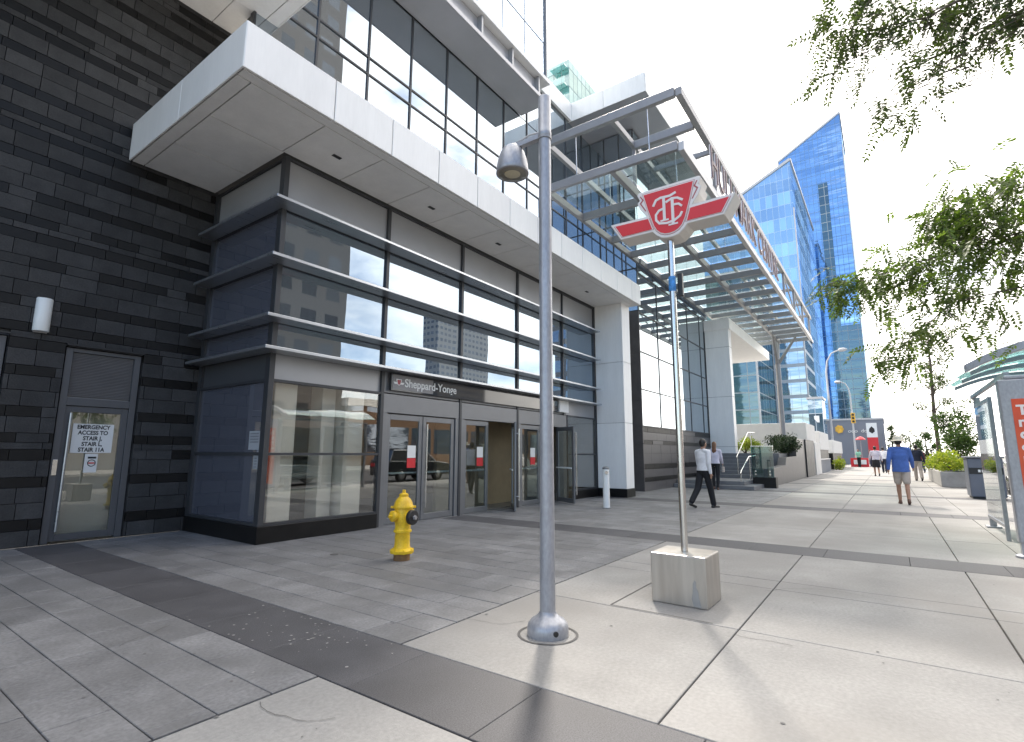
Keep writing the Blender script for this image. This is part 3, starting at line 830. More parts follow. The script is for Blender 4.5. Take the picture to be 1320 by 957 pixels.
# ------------------------------------------------------------------ steps, guard, planter walls
T = thing('stone_steps', 'wide flight of grey stone steps rising beside the office glass front', 'steps', (22.0, 5.8, 0))
for k in range(2):
    MB().box(22.05+0.42*k, 30, 4.32 if k == 0 else 4.75, 7.44, 0.155*k, 0.155*(k+1)-0.002).build('step', M['step'], T, bevel=0.008)
for k in range(7):
    MB().box(25.3+0.34*k, 30, 5.0, 7.438, 0.31+0.16*k, 0.31+0.16*(k+1)-0.002).build('step', M['step'], T, bevel=0.008)
MB().box(30.01, 60, 4.6, 16, 0.0, 1.43).build('landing', M['step'], T)
def rail(name, label, pts, posts, r=0.022):
    t = thing(name, label, 'handrail', (posts[0][0], posts[0][1], posts[0][2]), 'handrails of the steps')
    MB().tube(pts, r, 10).build('rail', M['chrome'], t)
    for p in posts: MB().tube([(p[0], p[1], p[2]), (p[0], p[1], p[3])], r*0.95, 10).build('post', M['chrome'], t)
rail('handrail', 'steel handrail at the foot of the steps with a sloping end', [(22.5, 4.88, 0.62), (22.6, 4.88, 0.70), (24.2, 4.88, 1.28), (25.6, 4.88, 1.32)], [(22.55, 4.88, 0.155, 0.66), (24.3, 4.88, 0.31, 1.28)])
rail('handrail', 'steel handrail on the upper flight near the white column', [(25.2, 5.6, 1.25), (27.9, 5.6, 2.45), (29.5, 5.6, 2.5)], [(25.4, 5.6, 0.47, 1.33), (28.6, 5.6, 1.43, 2.47)])
rail('handrail', 'low steel handrail left of the walkers on the lowest step', [(22.4, 6.45, 0.55), (23.4, 6.45, 0.95), (24.6, 6.45, 1.2)], [(22.5, 6.45, 0.155, 0.58), (24.5, 6.45, 0.31, 1.18)])
Q = thing('glass_guard', 'tinted glass guard panel with round bolts beside the steps', 'glass panel', (24.0, 4.3, 0))
MB().box(24.0, 24.03, 3.9, 4.74, 0.42, 1.70).build('pane', M['guard_glass'], Q)
MB().box(23.99, 24.04, 3.88, 4.75, 1.70, 1.74).build('top_rail', M['chrome'], Q)
for y in (4.05, 4.6):
    for z in (0.55, 0.68): MB().lathe([(0.035, 0), (0.035, 0.03)], (23.965, y, z), (1, 0, 0), 14).build('bolt', M['chrome'], Q)
MB().box(24.04, 24.5, 3.86, 4.74, 0.0, 0.44).build('foot', M['stone_black'], Q)
W = thing('granite_planter_wall', 'polished grey granite wall stepping up along the pavement', 'wall', (30, 4.2, 0))
MB().prism([(25.3, 0), (41.0, 0), (41.0, 2.28), (33.9, 2.28), (33.0, 1.9), (33.0, 1.28), (29.4, 1.22), (29.0, 0.85), (25.4, 0.75)], lambda a, b, d: (a, d, b), 4.18, 4.55).build('wall_face', M['granite'], W, bevel=0.01)
MB().box(36.8, 41.02, 4.10, 4.179, 0.0, 2.30).build('dark_end_panel', M['black'], W)
def parapet(x0, x1, y0, y1, z0, z1, label, dark=None, nm='white_parapet'):
    t = thing(nm, label, 'wall', ((x0+x1)/2, y0, 0))
    MB().box(x0, x1, y0, y1, z0, z1).build('white_face', M['cream_concrete'], t, bevel=0.03)
    if dark: MB().box(x0+0.1, x1-0.1, y0+0.08, y1-0.05, dark[0], dark[1]).build('dark_base', M['stone_black'], t)
    return t
parapet(39.0, 44.0, 4.25, 12.0, 1.43, 3.45, 'long white terrace wall behind the dark bushes')
parapet(41.2, 44.5, 4.05, 4.24, 0.0, 2.2, 'pale end pillar right of the dark granite panel')
parapet(47.5, 55, 4.3, 9.0, 1.75, 3.2, 'white terrace wall over a dark base, behind the bar railing', (0, 1.75))
parapet(58, 70, 4.2, 8.0, 1.5, 2.75, 'smaller white terrace wall farther down the pavement', (0, 1.5))
fl = thing('bar_railing', 'low railing of upright pale bars between the terrace walls', 'railing', (45, 4.2, 0))
for k in range(9): MB().tube([(44.9+k*0.95, 4.15, 0), (44.9+k*0.95, 4.15, 1.0)], 0.05, 8).build('bar', M['pale_steel'], fl)
MB().bar((44.7, 4.15, 1.03), (52.8, 4.15, 1.03), 0.1, 0.08).build('rail', M['pale_steel'], fl)

# ------------------------------------------------------------------ street lamp
LX, LY = 3.64, 2.26
l = thing('street_lamp', 'grey pedestrian street lamp with a bell shaped head on a tall round pole', 'street lamp', (LX, LY, 0))
MB().lathe([(0.062, 0.10), (0.056, 1.5), (0.053, 4.18)], (LX, LY, 0), n=28).build('pole', M['lamp_grey'], l)
MB().lathe([(0.158, 0.0), (0.160, 0.015), (0.160, 0.055), (0.152, 0.085), (0.128, 0.115), (0.092, 0.135), (0.078, 0.150), (0.066, 0.165), (0.064, 0.175)], (LX, LY, 0), n=36).build('base', M['lamp_grey'], l)
MB().lathe([(0.02, -0.002), (0.02, 0.012)], (LX-0.02-0.145*0.5, LY-0.145*0.86, 0.05), (-0.5, -0.86, 0), 12).build('hand_hole', M['black'], l)
MB().lathe([(0.056, 4.181), (0.060, 4.19), (0.060, 4.225), (0.057, 4.23), (0.057, 4.56), (0.052, 4.575), (0.02, 4.58)], (LX, LY, 0), n=28).build('pole_top', M['lamp_grey'], l)
MB().lathe([(0.0615, 4.155), (0.0615, 4.181)], (LX, LY, 0), n=28).build('collar', M['steel'], l)
hx, hy = LX-0.02, LY+0.34
arm = MB(); arm.bar((LX, LY+0.05, 4.205), (hx, hy+0.02, 4.185), 0.05, 0.045)
arm.tube([(LX, LY+0.05, 4.25), (LX-0.005, LY+0.16, 4.262), (hx, hy-0.03, 4.225), (hx, hy+0.09, 4.17)], 0.008, 8)
arm.build('arm', M['lamp_grey'], l)
MB().lathe([(0.146, 0.0), (0.149, 0.004), (0.149, 0.03), (0.144, 0.08), (0.132, 0.14), (0.112, 0.20), (0.084, 0.25), (0.054, 0.272), (0.012, 0.28)], (hx, hy, 3.935), n=36).build('lamp_head', M['lamp_grey'], l)
le = MB(); le.lathe([(0.02, -0.036), (0.08, -0.029), (0.122, -0.014), (0.139, -0.001)], (hx, hy, 3.935), n=32); le.build('lens', M['lens'], l)
MB().lathe([(0.05, -0.02), (0.11, 0.0)], (hx, hy, 3.939), n=24).build('reflector', M['interior_white'], l)
MB().lathe([(0.147, -0.008), (0.151, -0.004), (0.151, 0.002), (0.1485, 0.003)], (hx, hy, 3.935), n=36).build('rim', M['steel'], l)

# ------------------------------------------------------------------ transit sign on its post
t = thing('transit_sign', 'red and white winged transit shield sign on a steel post in a square metal block', 'sign', (5.24, 1.69, 0))
M['block'] = mat('worn_steel_block', (0.46, 0.425, 0.38), 0.34, metal=0.55, var=0.16, scale=3.0, stretch=(3, 3, 0.35), bump=0.04, bscale=14, tint=(0.33, 0.29, 0.25))
MB().box(5.01, 5.47, 1.43, 1.95, 0.0, 0.45).build('plinth', M['block'], t, bevel=0.012)
MB().prism([(0.03, 0.0), (0.10, 0.0), (0.115, 0.07), (0.105, 0.12), (0.10, 0.20), (0.085, 0.235), (0.07, 0.22), (0.072, 0.17), (0.055, 0.14), (0.05, 0.08)], lambda a, b, d: (d, 1.455+a, 0.012+b), 5.0065, 5.0085).build('scuff', M['kerb'], t)
MB().tube([(5.24, 1.69, 0.452), (5.24, 1.69, 3.62)], 0.034, 20).build('post', M['chrome'], t)
M['blue_wrap'] = mat('blue_sticker', (0.05, 0.23, 0.55), 0.5, var=0.45, scale=30)
MB().lathe([(0.036, 3.06), (0.0375, 3.065), (0.0375, 3.215), (0.036, 3.22)], (5.24, 1.69, 0), n=20).build('blue_wrap', M['blue_wrap'], t)
MB().box(5.29, 5.33, 1.60, 1.65, 3.02, 3.26).build('small_box', M['black'], t)
# outline in sign coordinates: u to the right seen from -x (so y = 1.665 - u), v up; half wing span 0.66
def mirror(p): return p+[(-a, b) for a, b in reversed(p)]
arcR = [(0.105*sin(k*pi/12)*1.0, -0.30-0.0) for k in range(0)]
half = [(0.325, 0.335), (0.345, 0.31), (0.315, 0.245), (0.345, 0.215), (0.315, 0.14), (0.285, 0.10), (0.24, 0.035), (0.67, 0.045), (0.55, -0.155), (0.185, -0.155), (0.15, -0.20), (0.09, -0.245), (0.03, -0.258)]
top = [(0.0, 0.335)]
outline = top+half+[(-a, b) for a, b in reversed(half)]
SX = 5.16
SV = 3.885
def sf(a, b, d): return (d, 1.665-a, SV+b)
M['sign_white'] = mat('sign_white_enamel', (0.74, 0.70, 0.68), 0.4, var=0.03)
M['sign_side'] = mat('sign_side_panel', (0.62, 0.59, 0.56), 0.5, var=0.05)
bd = MB(); bd.prism(outline, sf, SX, SX+0.24)
body = bd.build('sign_body', [M['sign_side']], t, bevel=0.006)
MB().prism([(a*0.985, 0.03+(b-0.03)*0.975) for a, b in outline], sf, SX-0.004, SX-0.001).build('white_face', M['sign_white'], body)
def shrink(poly, k, c=(0, 0)): return [(c[0]+(a-c[0])*k, c[1]+(b-c[1])*k) for a, b in poly]
shield = [(-0.27, 0.29), (0.27, 0.29), (0.225, 0.11), (0.165, -0.09), (0.135, -0.15), (0.095, -0.19), (0.05, -0.21), (0, -0.216), (-0.05, -0.21), (-0.095, -0.19), (-0.135, -0.15), (-0.165, -0.09), (-0.225, 0.11)]
MB().prism(shrink(shield, 1.05, (0, 0.04)), sf, SX-0.007, SX-0.0045).build('shield_line', M['letter_red'], body)
MB().prism(shrink(shield, 1.03, (0, 0.04)), sf, SX-0.010, SX-0.0075).build('shield_edge', M['sign_white'], body)
MB().prism(shrink(shield, 0.985, (0, 0.04)), sf, SX-0.014, SX-0.0105).build('shield', M['red'], body)
for s in (1, -1):
    w0 = [(0.225*s, 0.002), (0.605*s, 0.012), (0.525*s, -0.125), (0.185*s, -0.125)]
    c = (0.39*s, -0.06)
    MB().prism(shrink(w0, 1.09, c), sf, SX-0.0065, SX-0.0045).build('wing_line', M['letter_red'], body)
    MB().prism(shrink(w0, 1.06, c), sf, SX-0.009, SX-0.007).build('wing_edge', M['sign_white'], body)
    MB().prism(w0, sf, SX-0.013, SX-0.0095).build('wing', M['red'], body)
    b0 = [(0.30*s, 0.285), (0.312*s, 0.285), (0.285*s, 0.235), (0.315*s, 0.205), (0.255*s, 0.10), (0.242*s, 0.10), (0.298*s, 0.20), (0.268*s, 0.232)]
    MB().prism(b0, sf, SX-0.0065, SX-0.0045).build('bolt_line', M['letter_red'], body)
# monogram: T over T and C interlaced
mg = MB()
def stroke(pts, w):
    for (a, b) in zip(pts[:-1], pts[1:]):
        d = Vector((b[0]-a[0], b[1]-a[1])); n = Vector((-d.y, d.x)).normalized()*w/2; e = d.normalized()*w*0.25
        P = [(a[0]-e.x+n.x, a[1]-e.y+n.y), (b[0]+e.x+n.x, b[1]+e.y+n.y), (b[0]+e.x-n.x, b[1]+e.y-n.y), (a[0]-e.x-n.x, a[1]-e.y-n.y)]
        mg.prism(P, sf, SX-0.0175-stroke.k, SX-0.0142); stroke.k += 0.00012
stroke.k = 0
stroke([(-0.16, 0.13), (-0.13, 0.185), (-0.08, 0.20), (0.02, 0.195), (0.08, 0.215)], 0.026)       # first T bar
stroke([(-0.045, 0.20), (-0.045, -0.06)], 0.030)
stroke([(-0.085, -0.062), (-0.005, -0.062)], 0.018)
stroke([(-0.02, 0.135), (0.04, 0.16), (0.10, 0.150), (0.15, 0.115)], 0.024)                          # second T bar
stroke([(0.045, 0.155), (0.045, -0.125)], 0.030)
stroke([(0.0, -0.127), (0.09, -0.127)], 0.018)
stroke([(-0.055, 0.07), (-0.10, 0.06), (-0.135, 0.02), (-0.135, -0.04), (-0.10, -0.085), (-0.02, -0.10), (0.06, -0.09), (0.12, -0.055), (0.14, -0.02)], 0.024)  # C
stroke([(0.06, 0.085), (0.11, 0.08), (0.14, 0.05)], 0.022)
mg.build('monogram', M['sign_white'], body)

# ------------------------------------------------------------------ hydrant
h = thing('fire_hydrant', 'yellow fire hydrant with a black side nozzle standing on grey tiles', 'fire hydrant', (4.92, 5.29, 0))
hc = (4.92, 5.29, 0)
MB().lathe([(0.105, 0.0), (0.105, 0.10)], hc, n=24).build('stand_pipe', M['rust'], h)
MB().lathe([(0.112, 0.085), (0.150, 0.092), (0.155, 0.105), (0.155, 0.128), (0.135, 0.142), (0.108, 0.155), (0.100, 0.19), (0.097, 0.34), (0.103, 0.352), (0.118, 0.356), (0.118, 0.380), (0.104, 0.386), (0.099, 0.42), (0.104, 0.46), (0.116, 0.50), (0.120, 0.56), (0.116, 0.63), (0.112, 0.66)], hc, n=32).build('barrel', M['yellow'], h)
MB().lathe([(0.128, 0.655), (0.133, 0.662), (0.133, 0.685), (0.124, 0.70), (0.114, 0.735), (0.092, 0.775), (0.066, 0.80), (0.056, 0.81)], hc, n=32).build('bonnet', M['yellow'], h)
MB().lathe([(0.058, 0.811), (0.062, 0.82), (0.060, 0.838), (0.040, 0.85), (0.028, 0.855)], hc, n=24).build('bonnet_cap', M['yellow'], h)
MB().lathe([(0.026, 0.856), (0.024, 0.895)], hc, n=5, smooth=False).build('operating_nut', M['yellow'], h)
for s in (1, -1):
    c0 = (hc[0], hc[1], 0.565)
    o = MB().lathe([(0.058, 0.10), (0.058, 0.135), (0.070, 0.137), (0.070, 0.175), (0.056, 0.187), (0.022, 0.190)], c0, (s, 0.12, 0), 20).build('hose_nozzle', M['yellow'], h)
    MB().lathe([(0.020, 0.191), (0.018, 0.222)], c0, (s, 0.12, 0), 5, smooth=False).build('nozzle_nut', M['yellow'], o)
c1 = (hc[0], hc[1], 0.55)
ax = Vector((0.03, -1, 0)).normalized()
MB().lathe([(0.078, 0.10), (0.078, 0.14)], c1, ax, 24).build('pumper_nozzle', M['yellow'], h)
o = MB().lathe([(0.090, 0.141), (0.096, 0.146), (0.096, 0.188), (0.088, 0.197), (0.04, 0.200)], c1, ax, 28).build('pumper_cap', M['black'], h)
MB().lathe([(0.03, 0.201), (0.028, 0.235)], c1, ax, 5, smooth=False).build('cap_nut', M['steel'], o)
for k in range(8):
    a = 2*pi*k/8+0.2
    MB().lathe([(0.013, 0.088), (0.013, 0.143)], (hc[0]+0.142*cos(a), hc[1]+0.142*sin(a), 0), n=6, smooth=False).build('flange_bolt', M['yellow'], h)
for s in (1, -1):
    MB().bar((hc[0]+0.12*s*0.73, hc[1]-0.12*s*0.68, 0.673), (hc[0]+0.165*s*0.73, hc[1]-0.165*s*0.68, 0.673), 0.03, 0.03).build('lug', M['yellow'], h, bevel=0.004)

# ------------------------------------------------------------------ door button post
b = thing('button_post', 'short white door button post in front of the white pillar', 'post', (12.6, 6.02, 0))
MB().lathe([(0.085, 0.0), (0.085, 0.98)], (12.6, 6.02, 0), n=20).build('post_body', M['white'], b)
MB().lathe([(0.088, 0.981), (0.088, 1.02), (0.06, 1.045), (0.02, 1.05)], (12.6, 6.02, 0), n=20).build('post_cap', M['frame'], b)
MB().lathe([(0.045, 0), (0.045, 0.02)], (12.53, 5.97, 0.90), (-0.8, -0.6, 0), 14).build('push_button', M['chrome'], b)
MB().lathe([(0.12, 0.0), (0.12, 0.012)], (12.6, 6.02, 0), n=20).build('foot_plate', M['frame'], b)

# ------------------------------------------------------------------ lights, signs and notices fixed to the building
w = thing('wall_lamp', 'white half cylinder wall lamp on the black stone wall above the service doors', 'wall lamp', (2.08, 10.30, 3.43))
M['lamp_shade'] = mat('opal_lamp_shade', (0.82, 0.83, 0.80), 0.35, var=0.02)
MB().lathe([(0.095, 3.18), (0.10, 3.19), (0.10, 3.68), (0.095, 3.69)], (2.08, 10.30, 0), n=28).build('shade', M['lamp_shade'], w)
MB().box(2.0, 2.16, 10.31, 10.349, 3.16, 3.71).build('back_plate', M['steel'], w)
s = thing('station_sign', 'long dark station name strip over the entrance doors with white lettering', 'sign', (10.1, 7.86, 2.6))
M['sign_dark'] = glass('dark_sign_face', refl=0.04, edge=0.45, back=(0.030, 0.031, 0.035), rough=0.03)
M['sign_grey'] = mat('grey_sign_face', (0.22, 0.215, 0.22), 0.4, var=0.05)
MB().box(6.86, 13.30, 7.84, 7.895, 2.60, 2.945).build('sign_strip', M['sign_dark'], s, bevel=0.004)
MB().box(6.89, 8.02, 7.834, 7.838, 2.625, 2.92).build('painted_lit_part', M['sign_grey'], s)  # lighter grey stands in for the lit left end of the strip
MB().box(13.31, 13.85, 7.80, 7.895, 2.60, 2.945).build('end_box', M['white'], s, bevel=0.004)
text_mb('Sheppard-Yonge', 0.235, 0.004, (7.20, 7.829, 2.70), (1, 0, 0), (0, 0, 1), bold=0.004).build('lettering', M['white'], s)
em = MB(); em.prism(shrink(outline, 0.21), lambda a, b, d: (7.045+a, d, 2.765+b), 7.826, 7.8335); em.build('emblem', M['white'], s)
em = MB(); em.prism(shrink(shield, 0.19, (0, 0.0)), lambda a, b, d: (7.045+a, d, 2.765+b), 7.822, 7.8255); em.build('emblem_shield', M['letter_red'], s)
def notice(name, label, x0, x1, z0, z1, y, lines=(), ts=0.1, extra=None):
    t = thing(name, label, 'notice', ((x0+x1)/2, y, z0))
    MB().box(x0, x1, y, y+0.002, z0, z1).build('sheet', M['paper'], t)
    for i, ln in enumerate(lines):
        text_mb(ln, ts, 0.001, ((x0+x1)/2, y-0.002, z1-ts*1.02*(i+1)+ts*0.12), (1, 0, 0), (0, 0, 1), 'CENTER', 0.86, bold=0.003).build('lettering', M['ink'], t)
    if extra: extra(t)
    return t
notice('paper_notice', 'large paper notice about emergency stair access taped to the service door glass', 2.66, 3.20, 1.36, 1.82, 10.436, ('EMERGENCY', 'ACCESS TO', 'STAIR J,', 'STAIR L,', 'STAIR 11A'), 0.088)
def circ(t):
    o = MB(); o.tube([(2.955+0.05*cos(a*pi/12), 10.434, 1.20+0.05*sin(a*pi/12)) for a in range(25)], 0.006, 6, cap=False); o.build('ring_mark', M['ink'], t)
    MB().box(2.915, 2.995, 10.431, 10.433, 1.19, 1.21).build('bar_mark', M['red'], t)
    MB().box(2.90, 3.01, 10.432, 10.434, 1.27, 1.30).build('print_line', M['ink'], t)
notice('paper_notice', 'small white notice with a round mark below the large paper notice', 2.86, 3.03, 1.05, 1.345, 10.436, (), 0.1, circ)
def redlab(x, z, y):
    def f(t): MB().box(x-0.001, x+0.231, y, y+0.002, z-0.20, z-0.005).build('red_label', M['red'], t)
    return f
for (x, lab) in ((7.56, 'white and red door notice on the leftmost entrance door leaf'), (9.78, 'white and red door notice on the leaf left of the open doorway'), (12.08, 'white and red door notice on the door leaf just right of the lamp pole')):
    x -= 0.11
    notice('door_notice', lab, x, x+0.23, 1.28, 1.53, G0+0.052, (), 0.1, redlab(x, 1.28, G0+0.052))
for z0, z1, y0, y1, lab in ((1.42, 1.72, 8.10, 8.42, 'pale notice on the side glass near the entrance corner'), (1.12, 1.33, 8.10, 8.24, 'small slip of paper under the side glass notice')):
    tt = thing('glass_notice', lab, 'notice', (4.42, y0, z0))
    M.setdefault('faded_paper', mat('faded_paper', (0.36, 0.37, 0.39), 0.7, var=0.05))
    MB().box(4.424, 4.427, y0, y1, z0, z1).build('sheet', M['faded_paper'], tt)
    pr = MB()
    for k in range(4): pr.box(4.421, 4.4235, y0+0.03, y1-0.03, z1-0.05-0.045*k, z1-0.035-0.045*k)
    pr.build('print_lines', M['frame'], tt)

# ------------------------------------------------------------------ far towers and end of the street
def tower(name, label, x0, x1, y0, y1, zt0, zt1, m, extra=None):
    """box with a roof that slants along y: height zt0 at y0, zt1 at y1"""
    t = thing(name, label, 'tower', ((x0+x1)/2, (y0+y1)/2, -0.3))
    MB().prism([(y0, -0.3), (y1, -0.3), (y1, zt1), (y0, zt0)], lambda a, b, d: (d, a, b), x0, x1).build('curtain_wall', m, t)
    cr = MB()
    for xa in (x0, x1): cr.bar((xa, y0-0.05, zt0+0.3), (xa, y1+0.05, zt1+0.3), 0.6, 0.7)
    cr.bar((x0, y0, zt0+0.3), (x1, y0, zt0+0.3), 0.6, 0.7); cr.bar((x0, y1, zt1+0.3), (x1, y1, zt1+0.3), 0.6, 0.7)
    cr.build('roof_edge', M['pale_steel'], t)
    for ya in (y0, y1): MB().box(x0-0.15, x0+0.25, ya-0.15, ya+0.15, -0.3, min(zt0, zt1)).build('corner_trim', M['pale_steel'], t)
    if extra: extra(t)
    return t
FA = facade_mat('light_blue_curtain_wall', (0.20, 0.36, 0.62), (0.40, 0.55, 0.75), 1.5, 3.6, 0.10, 0.02, 0.55, 0.0012, 0.05, gl=(0.66, 0.84, 1.0))
FB = facade_mat('deep_blue_curtain_wall', (0.05, 0.12, 0.27), (0.15, 0.25, 0.40), 1.5, 3.6, 0.12, 0.03, 0.62, 0.02, 0.03, gl=(0.50, 0.72, 1.0))
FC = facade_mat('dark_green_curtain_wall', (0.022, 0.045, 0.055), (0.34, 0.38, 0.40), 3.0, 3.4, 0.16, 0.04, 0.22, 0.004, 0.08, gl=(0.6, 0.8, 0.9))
FD = facade_mat('banded_curtain_wall', (0.05, 0.08, 0.11), (0.55, 0.60, 0.64), 1.8, 3.5, 0.06, 0.05, 0.45, 0.006, 0.06, spand=0.22, gl=(0.7, 0.85, 1.0))
tower('glass_tower', 'light blue glass tower with slanted roofline nearer the canopy', 150, 205, 14.9, 42, 80.4, 66.8, FA)
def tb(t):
    MB().prism([(9.6, -0.3), (12.6, -0.3), (12.6, 100), (9.6, 100)], lambda a, b, d: (d, a, b), 211.2, 211.9).build('dark_reflection_strip', FC, t)  # added dark glass strip standing in for a reflection on the tower face
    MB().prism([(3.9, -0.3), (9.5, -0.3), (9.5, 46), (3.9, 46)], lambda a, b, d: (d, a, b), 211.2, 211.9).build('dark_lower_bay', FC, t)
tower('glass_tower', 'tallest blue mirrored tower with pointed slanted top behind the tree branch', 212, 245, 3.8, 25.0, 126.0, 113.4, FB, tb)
tower('glass_tower', 'dark glass block with white grid right of the white column', 110, 135, 19.6, 46, 38, 38, FC)
tower('glass_tower', 'lower glass block with pale floor bands behind the canopy post', 130, 148, 13.2, 19.55, 29, 29, FD)
k = thing('glass_kiosk', 'blue glass lift box rising behind the white terrace wall', 'kiosk', (60, 5.6, 0))
MB().box(60, 63, 4.95, 6.2, 1.4, 6.9).build('glass_box', facade_mat('kiosk_glass', (0.10, 0.22, 0.32), (0.5, 0.55, 0.6), 0.65, 2.7, 0.05, 0.03, 0.4, 0.001, 0.2), k)
MB().box(59.9, 63.1, 4.85, 6.3, 6.9, 7.1).build('roof', M['pale_steel'], k)
MB().prism([(5.30, 4.55), (5.30, 5.2), (5.75, 5.2), (5.75, 4.9), (5.5, 4.55)], lambda a, b, d: (d, a, b), 59.97, 59.99).build('white_mark', M['white'], k)
e = thing('grey_building', 'plain grey low building closing the end of the pavement', 'building', (96, 3.6, -0.3))
M['grey_wall'] = mat('blue_grey_wall', (0.20, 0.215, 0.25), 0.7, var=0.05, scale=0.5)
MB().box(95, 110, 0.2, 7.6, -0.4, 6.6).build('wall', M['grey_wall'], e)
MB().box(94.9, 110, 0.1, 7.7, 6.6, 6.85).build('roof_edge', M['pale_steel'], e)
M['amber'] = mat('amber_sign', (0.75, 0.42, 0.05), 0.5, var=0.25, scale=2)
lg = MB(); lg.prism([(5.85+0.6*cos(k*pi/7)*(1.0 if k % 2 else 0.86), 5.25+0.66*sin(k*pi/7)*(1.0 if k % 2 else 0.86)) for k in range(14)], lambda a, b, d: (d, a, b), 94.9, 94.99); lg.build('amber_emblem', M['amber'], e)
text_mb('ooo  do', 0.75, 0.05, (94.9, 4.75, 4.7), (0, -1, 0), (0, 0, 1)).build('lettering', M['white'], e)
r = thing('red_white_banner', 'white over red banner panel before the grey end building', 'sign', (93, 1.7, 0))
MB().box(93, 93.1, 1.05, 2.35, 3.9, 6.0).build('white_panel', M['white'], r)
MB().prism([(1.35, 4.75), (1.7, 4.45), (2.05, 4.75), (2.0, 5.15), (1.7, 5.5), (1.4, 5.15)], lambda a, b, d: (d, a, b), 92.97, 92.99).build('dark_mark', M['ink'], r)
MB().box(93, 93.1, 1.05, 2.35, 1.5, 3.89).build('red_panel', M['red'], r)
MB().box(93.0, 93.08, 1.1, 1.2, -0.05, 1.49).box(93.0, 93.08, 2.2, 2.3, -0.05, 1.49).build('leg', M['steel'], r)
st = thing('street_stall', 'small red street stall by the kerb at the far end', 'stall', (72, 2.5, 0))
MB().box(71.5, 73.5, 1.9, 3.6, -0.05, 1.0).build('counter', M['red'], st)
MB().box(71.45, 71.49, 2.1, 3.3, 0.3, 0.8).build('counter_panel', M['white'], st)
MB().lathe([(0.02, 3.45), (0.25, 3.38), (0.5, 3.15), (0.53, 3.08)], (72.5, 2.5, 0), n=10, smooth=False).build('parasol', M['red'], st)
MB().tube([(72.5, 2.5, -0.05), (72.5, 2.5, 3.3)], 0.04, 8).build('pole', M['steel'], st)
for nm, lab, px, py, h, dy in (('street_lamp', 'tall curved arm road lamp rising in front of the dark blue tower', 62, 4.5, 12.0, -1.3), ('street_lamp', 'smaller road lamp with a bent arm nearer the tower corner', 85, 3.6, 11.4, 1.0)):
    s2 = thing(nm, lab, 'street lamp', (px, py, 0))
    pts = [(px, py, 0), (px, py, h*0.82), (px, py+dy*0.12, h*0.91), (px, py+dy*0.45, h*0.975), (px, py+dy, h)]
    MB().tube(pts, [0.13, 0.09, 0.08, 0.07, 0.06], 8).build('pole', M['pale_steel'], s2)
    MB().lathe([(0.10, 0), (0.2, 0.1), (0.2, 0.5), (0.08, 0.75)], (px, py+dy*0.95, h-0.02), (0, 1 if dy > 0 else -1, 0), 10).build('lamp_head', M['pale_steel'], s2)
tl = thing('traffic_signal', 'amber traffic signal box hanging from the smaller road lamp', 'traffic light', (84.6, 3.5, 6.4))
MB().box(84.5, 84.8, 3.25, 3.75, 5.6, 7.0).build('housing', M['amber'], tl, bevel=0.04)
for kz in (5.85, 6.3, 6.75): MB().lathe([(0.15, 0), (0.15, 0.04)], (84.45, 3.5, kz), (1, 0, 0), 12).build('lens', M['black'], tl)
tw = thing('condo_tower', 'pale green glass condominium tower with balconies high behind the lamp pole', 'tower', (62, 40, 0))
MB().box(60, 80, 33.0, 47, -0.3, 58.5).build('curtain_wall', facade_mat('pale_green_glass', (0.12, 0.19, 0.19), (0.30, 0.36, 0.36), 1.3, 3.0, 0.12, 0.03, 0.25, 0.002, 0.2, gl=(0.8, 1, 0.97)), tw)
for kz in range(18): MB().box(58.9, 59.99, 33.2, 35.6, 6+3*kz, 6.2+3*kz).box(58.9, 58.95, 33.2, 35.6, 6.2+3*kz, 7.2+3*kz).build('balcony', M['teal_glass'], tw)

# ------------------------------------------------------------------ across the street (seen in the reflections)
def slab(name, label, x0, x1, y0, y1, z, m, cat='building'):
    t = thing(name, label, cat, ((x0+x1)/2, (y0+y1)/2, 0))
    MB().box(x0, x1, y0, y1, -0.3, z).build('wall', m, t)
    MB().box(x0-0.2, x1+0.2, y0-0.2, y1+0.2, z, z+0.8).build('roof_edge', M['cream_concrete'], t)
    return t
BR = facade_mat('brown_brick_with_windows', (0.085, 0.085, 0.088), (0.15, 0.14, 0.132), 2.6, 3.0, 1.05, 0.05, 0.05, 0.002, 0.2, spand=0.36)
GR = facade_mat('grey_precast_with_windows', (0.05, 0.055, 0.065), (0.30, 0.295, 0.29), 3.2, 3.1, 1.2, 0.05, 0.1, 0.002, 0.2, spand=0.40)
slab('brick_tower', 'tall brown brick apartment tower reflected in the corner windows', 19, 32.5, -33, -29, 62, BR)
slab('grey_tower', 'grey apartment tower reflected in the middle of the entrance glazing', 188, 226, -176, -165, 75, GR)
slab('grey_tower', 'darker grey tower reflected at the right end of the entrance glazing', 81, 104, -33, -30, 52, facade_mat('dark_grey_tower', (0.04, 0.045, 0.05), (0.19, 0.19, 0.195), 2.8, 3.0, 0.5, 0.05, 0.3, 0.002, 0.2, spand=0.3))
slab('low_shop_block', 'low brown shop block across the road reflected in the door glass', 33, 72, -36, -28.5, 6.0, facade_mat('shop_front', (0.04, 0.04, 0.045), (0.20, 0.13, 0.09), 3.5, 4.2, 0.5, 0.05, 0.3, 0.002, 0.2, spand=0.3))
slab('low_shop_block', 'low grey shop block left of the brick tower across the road', -30, 18, -44, -28.5, 12.0, GR)

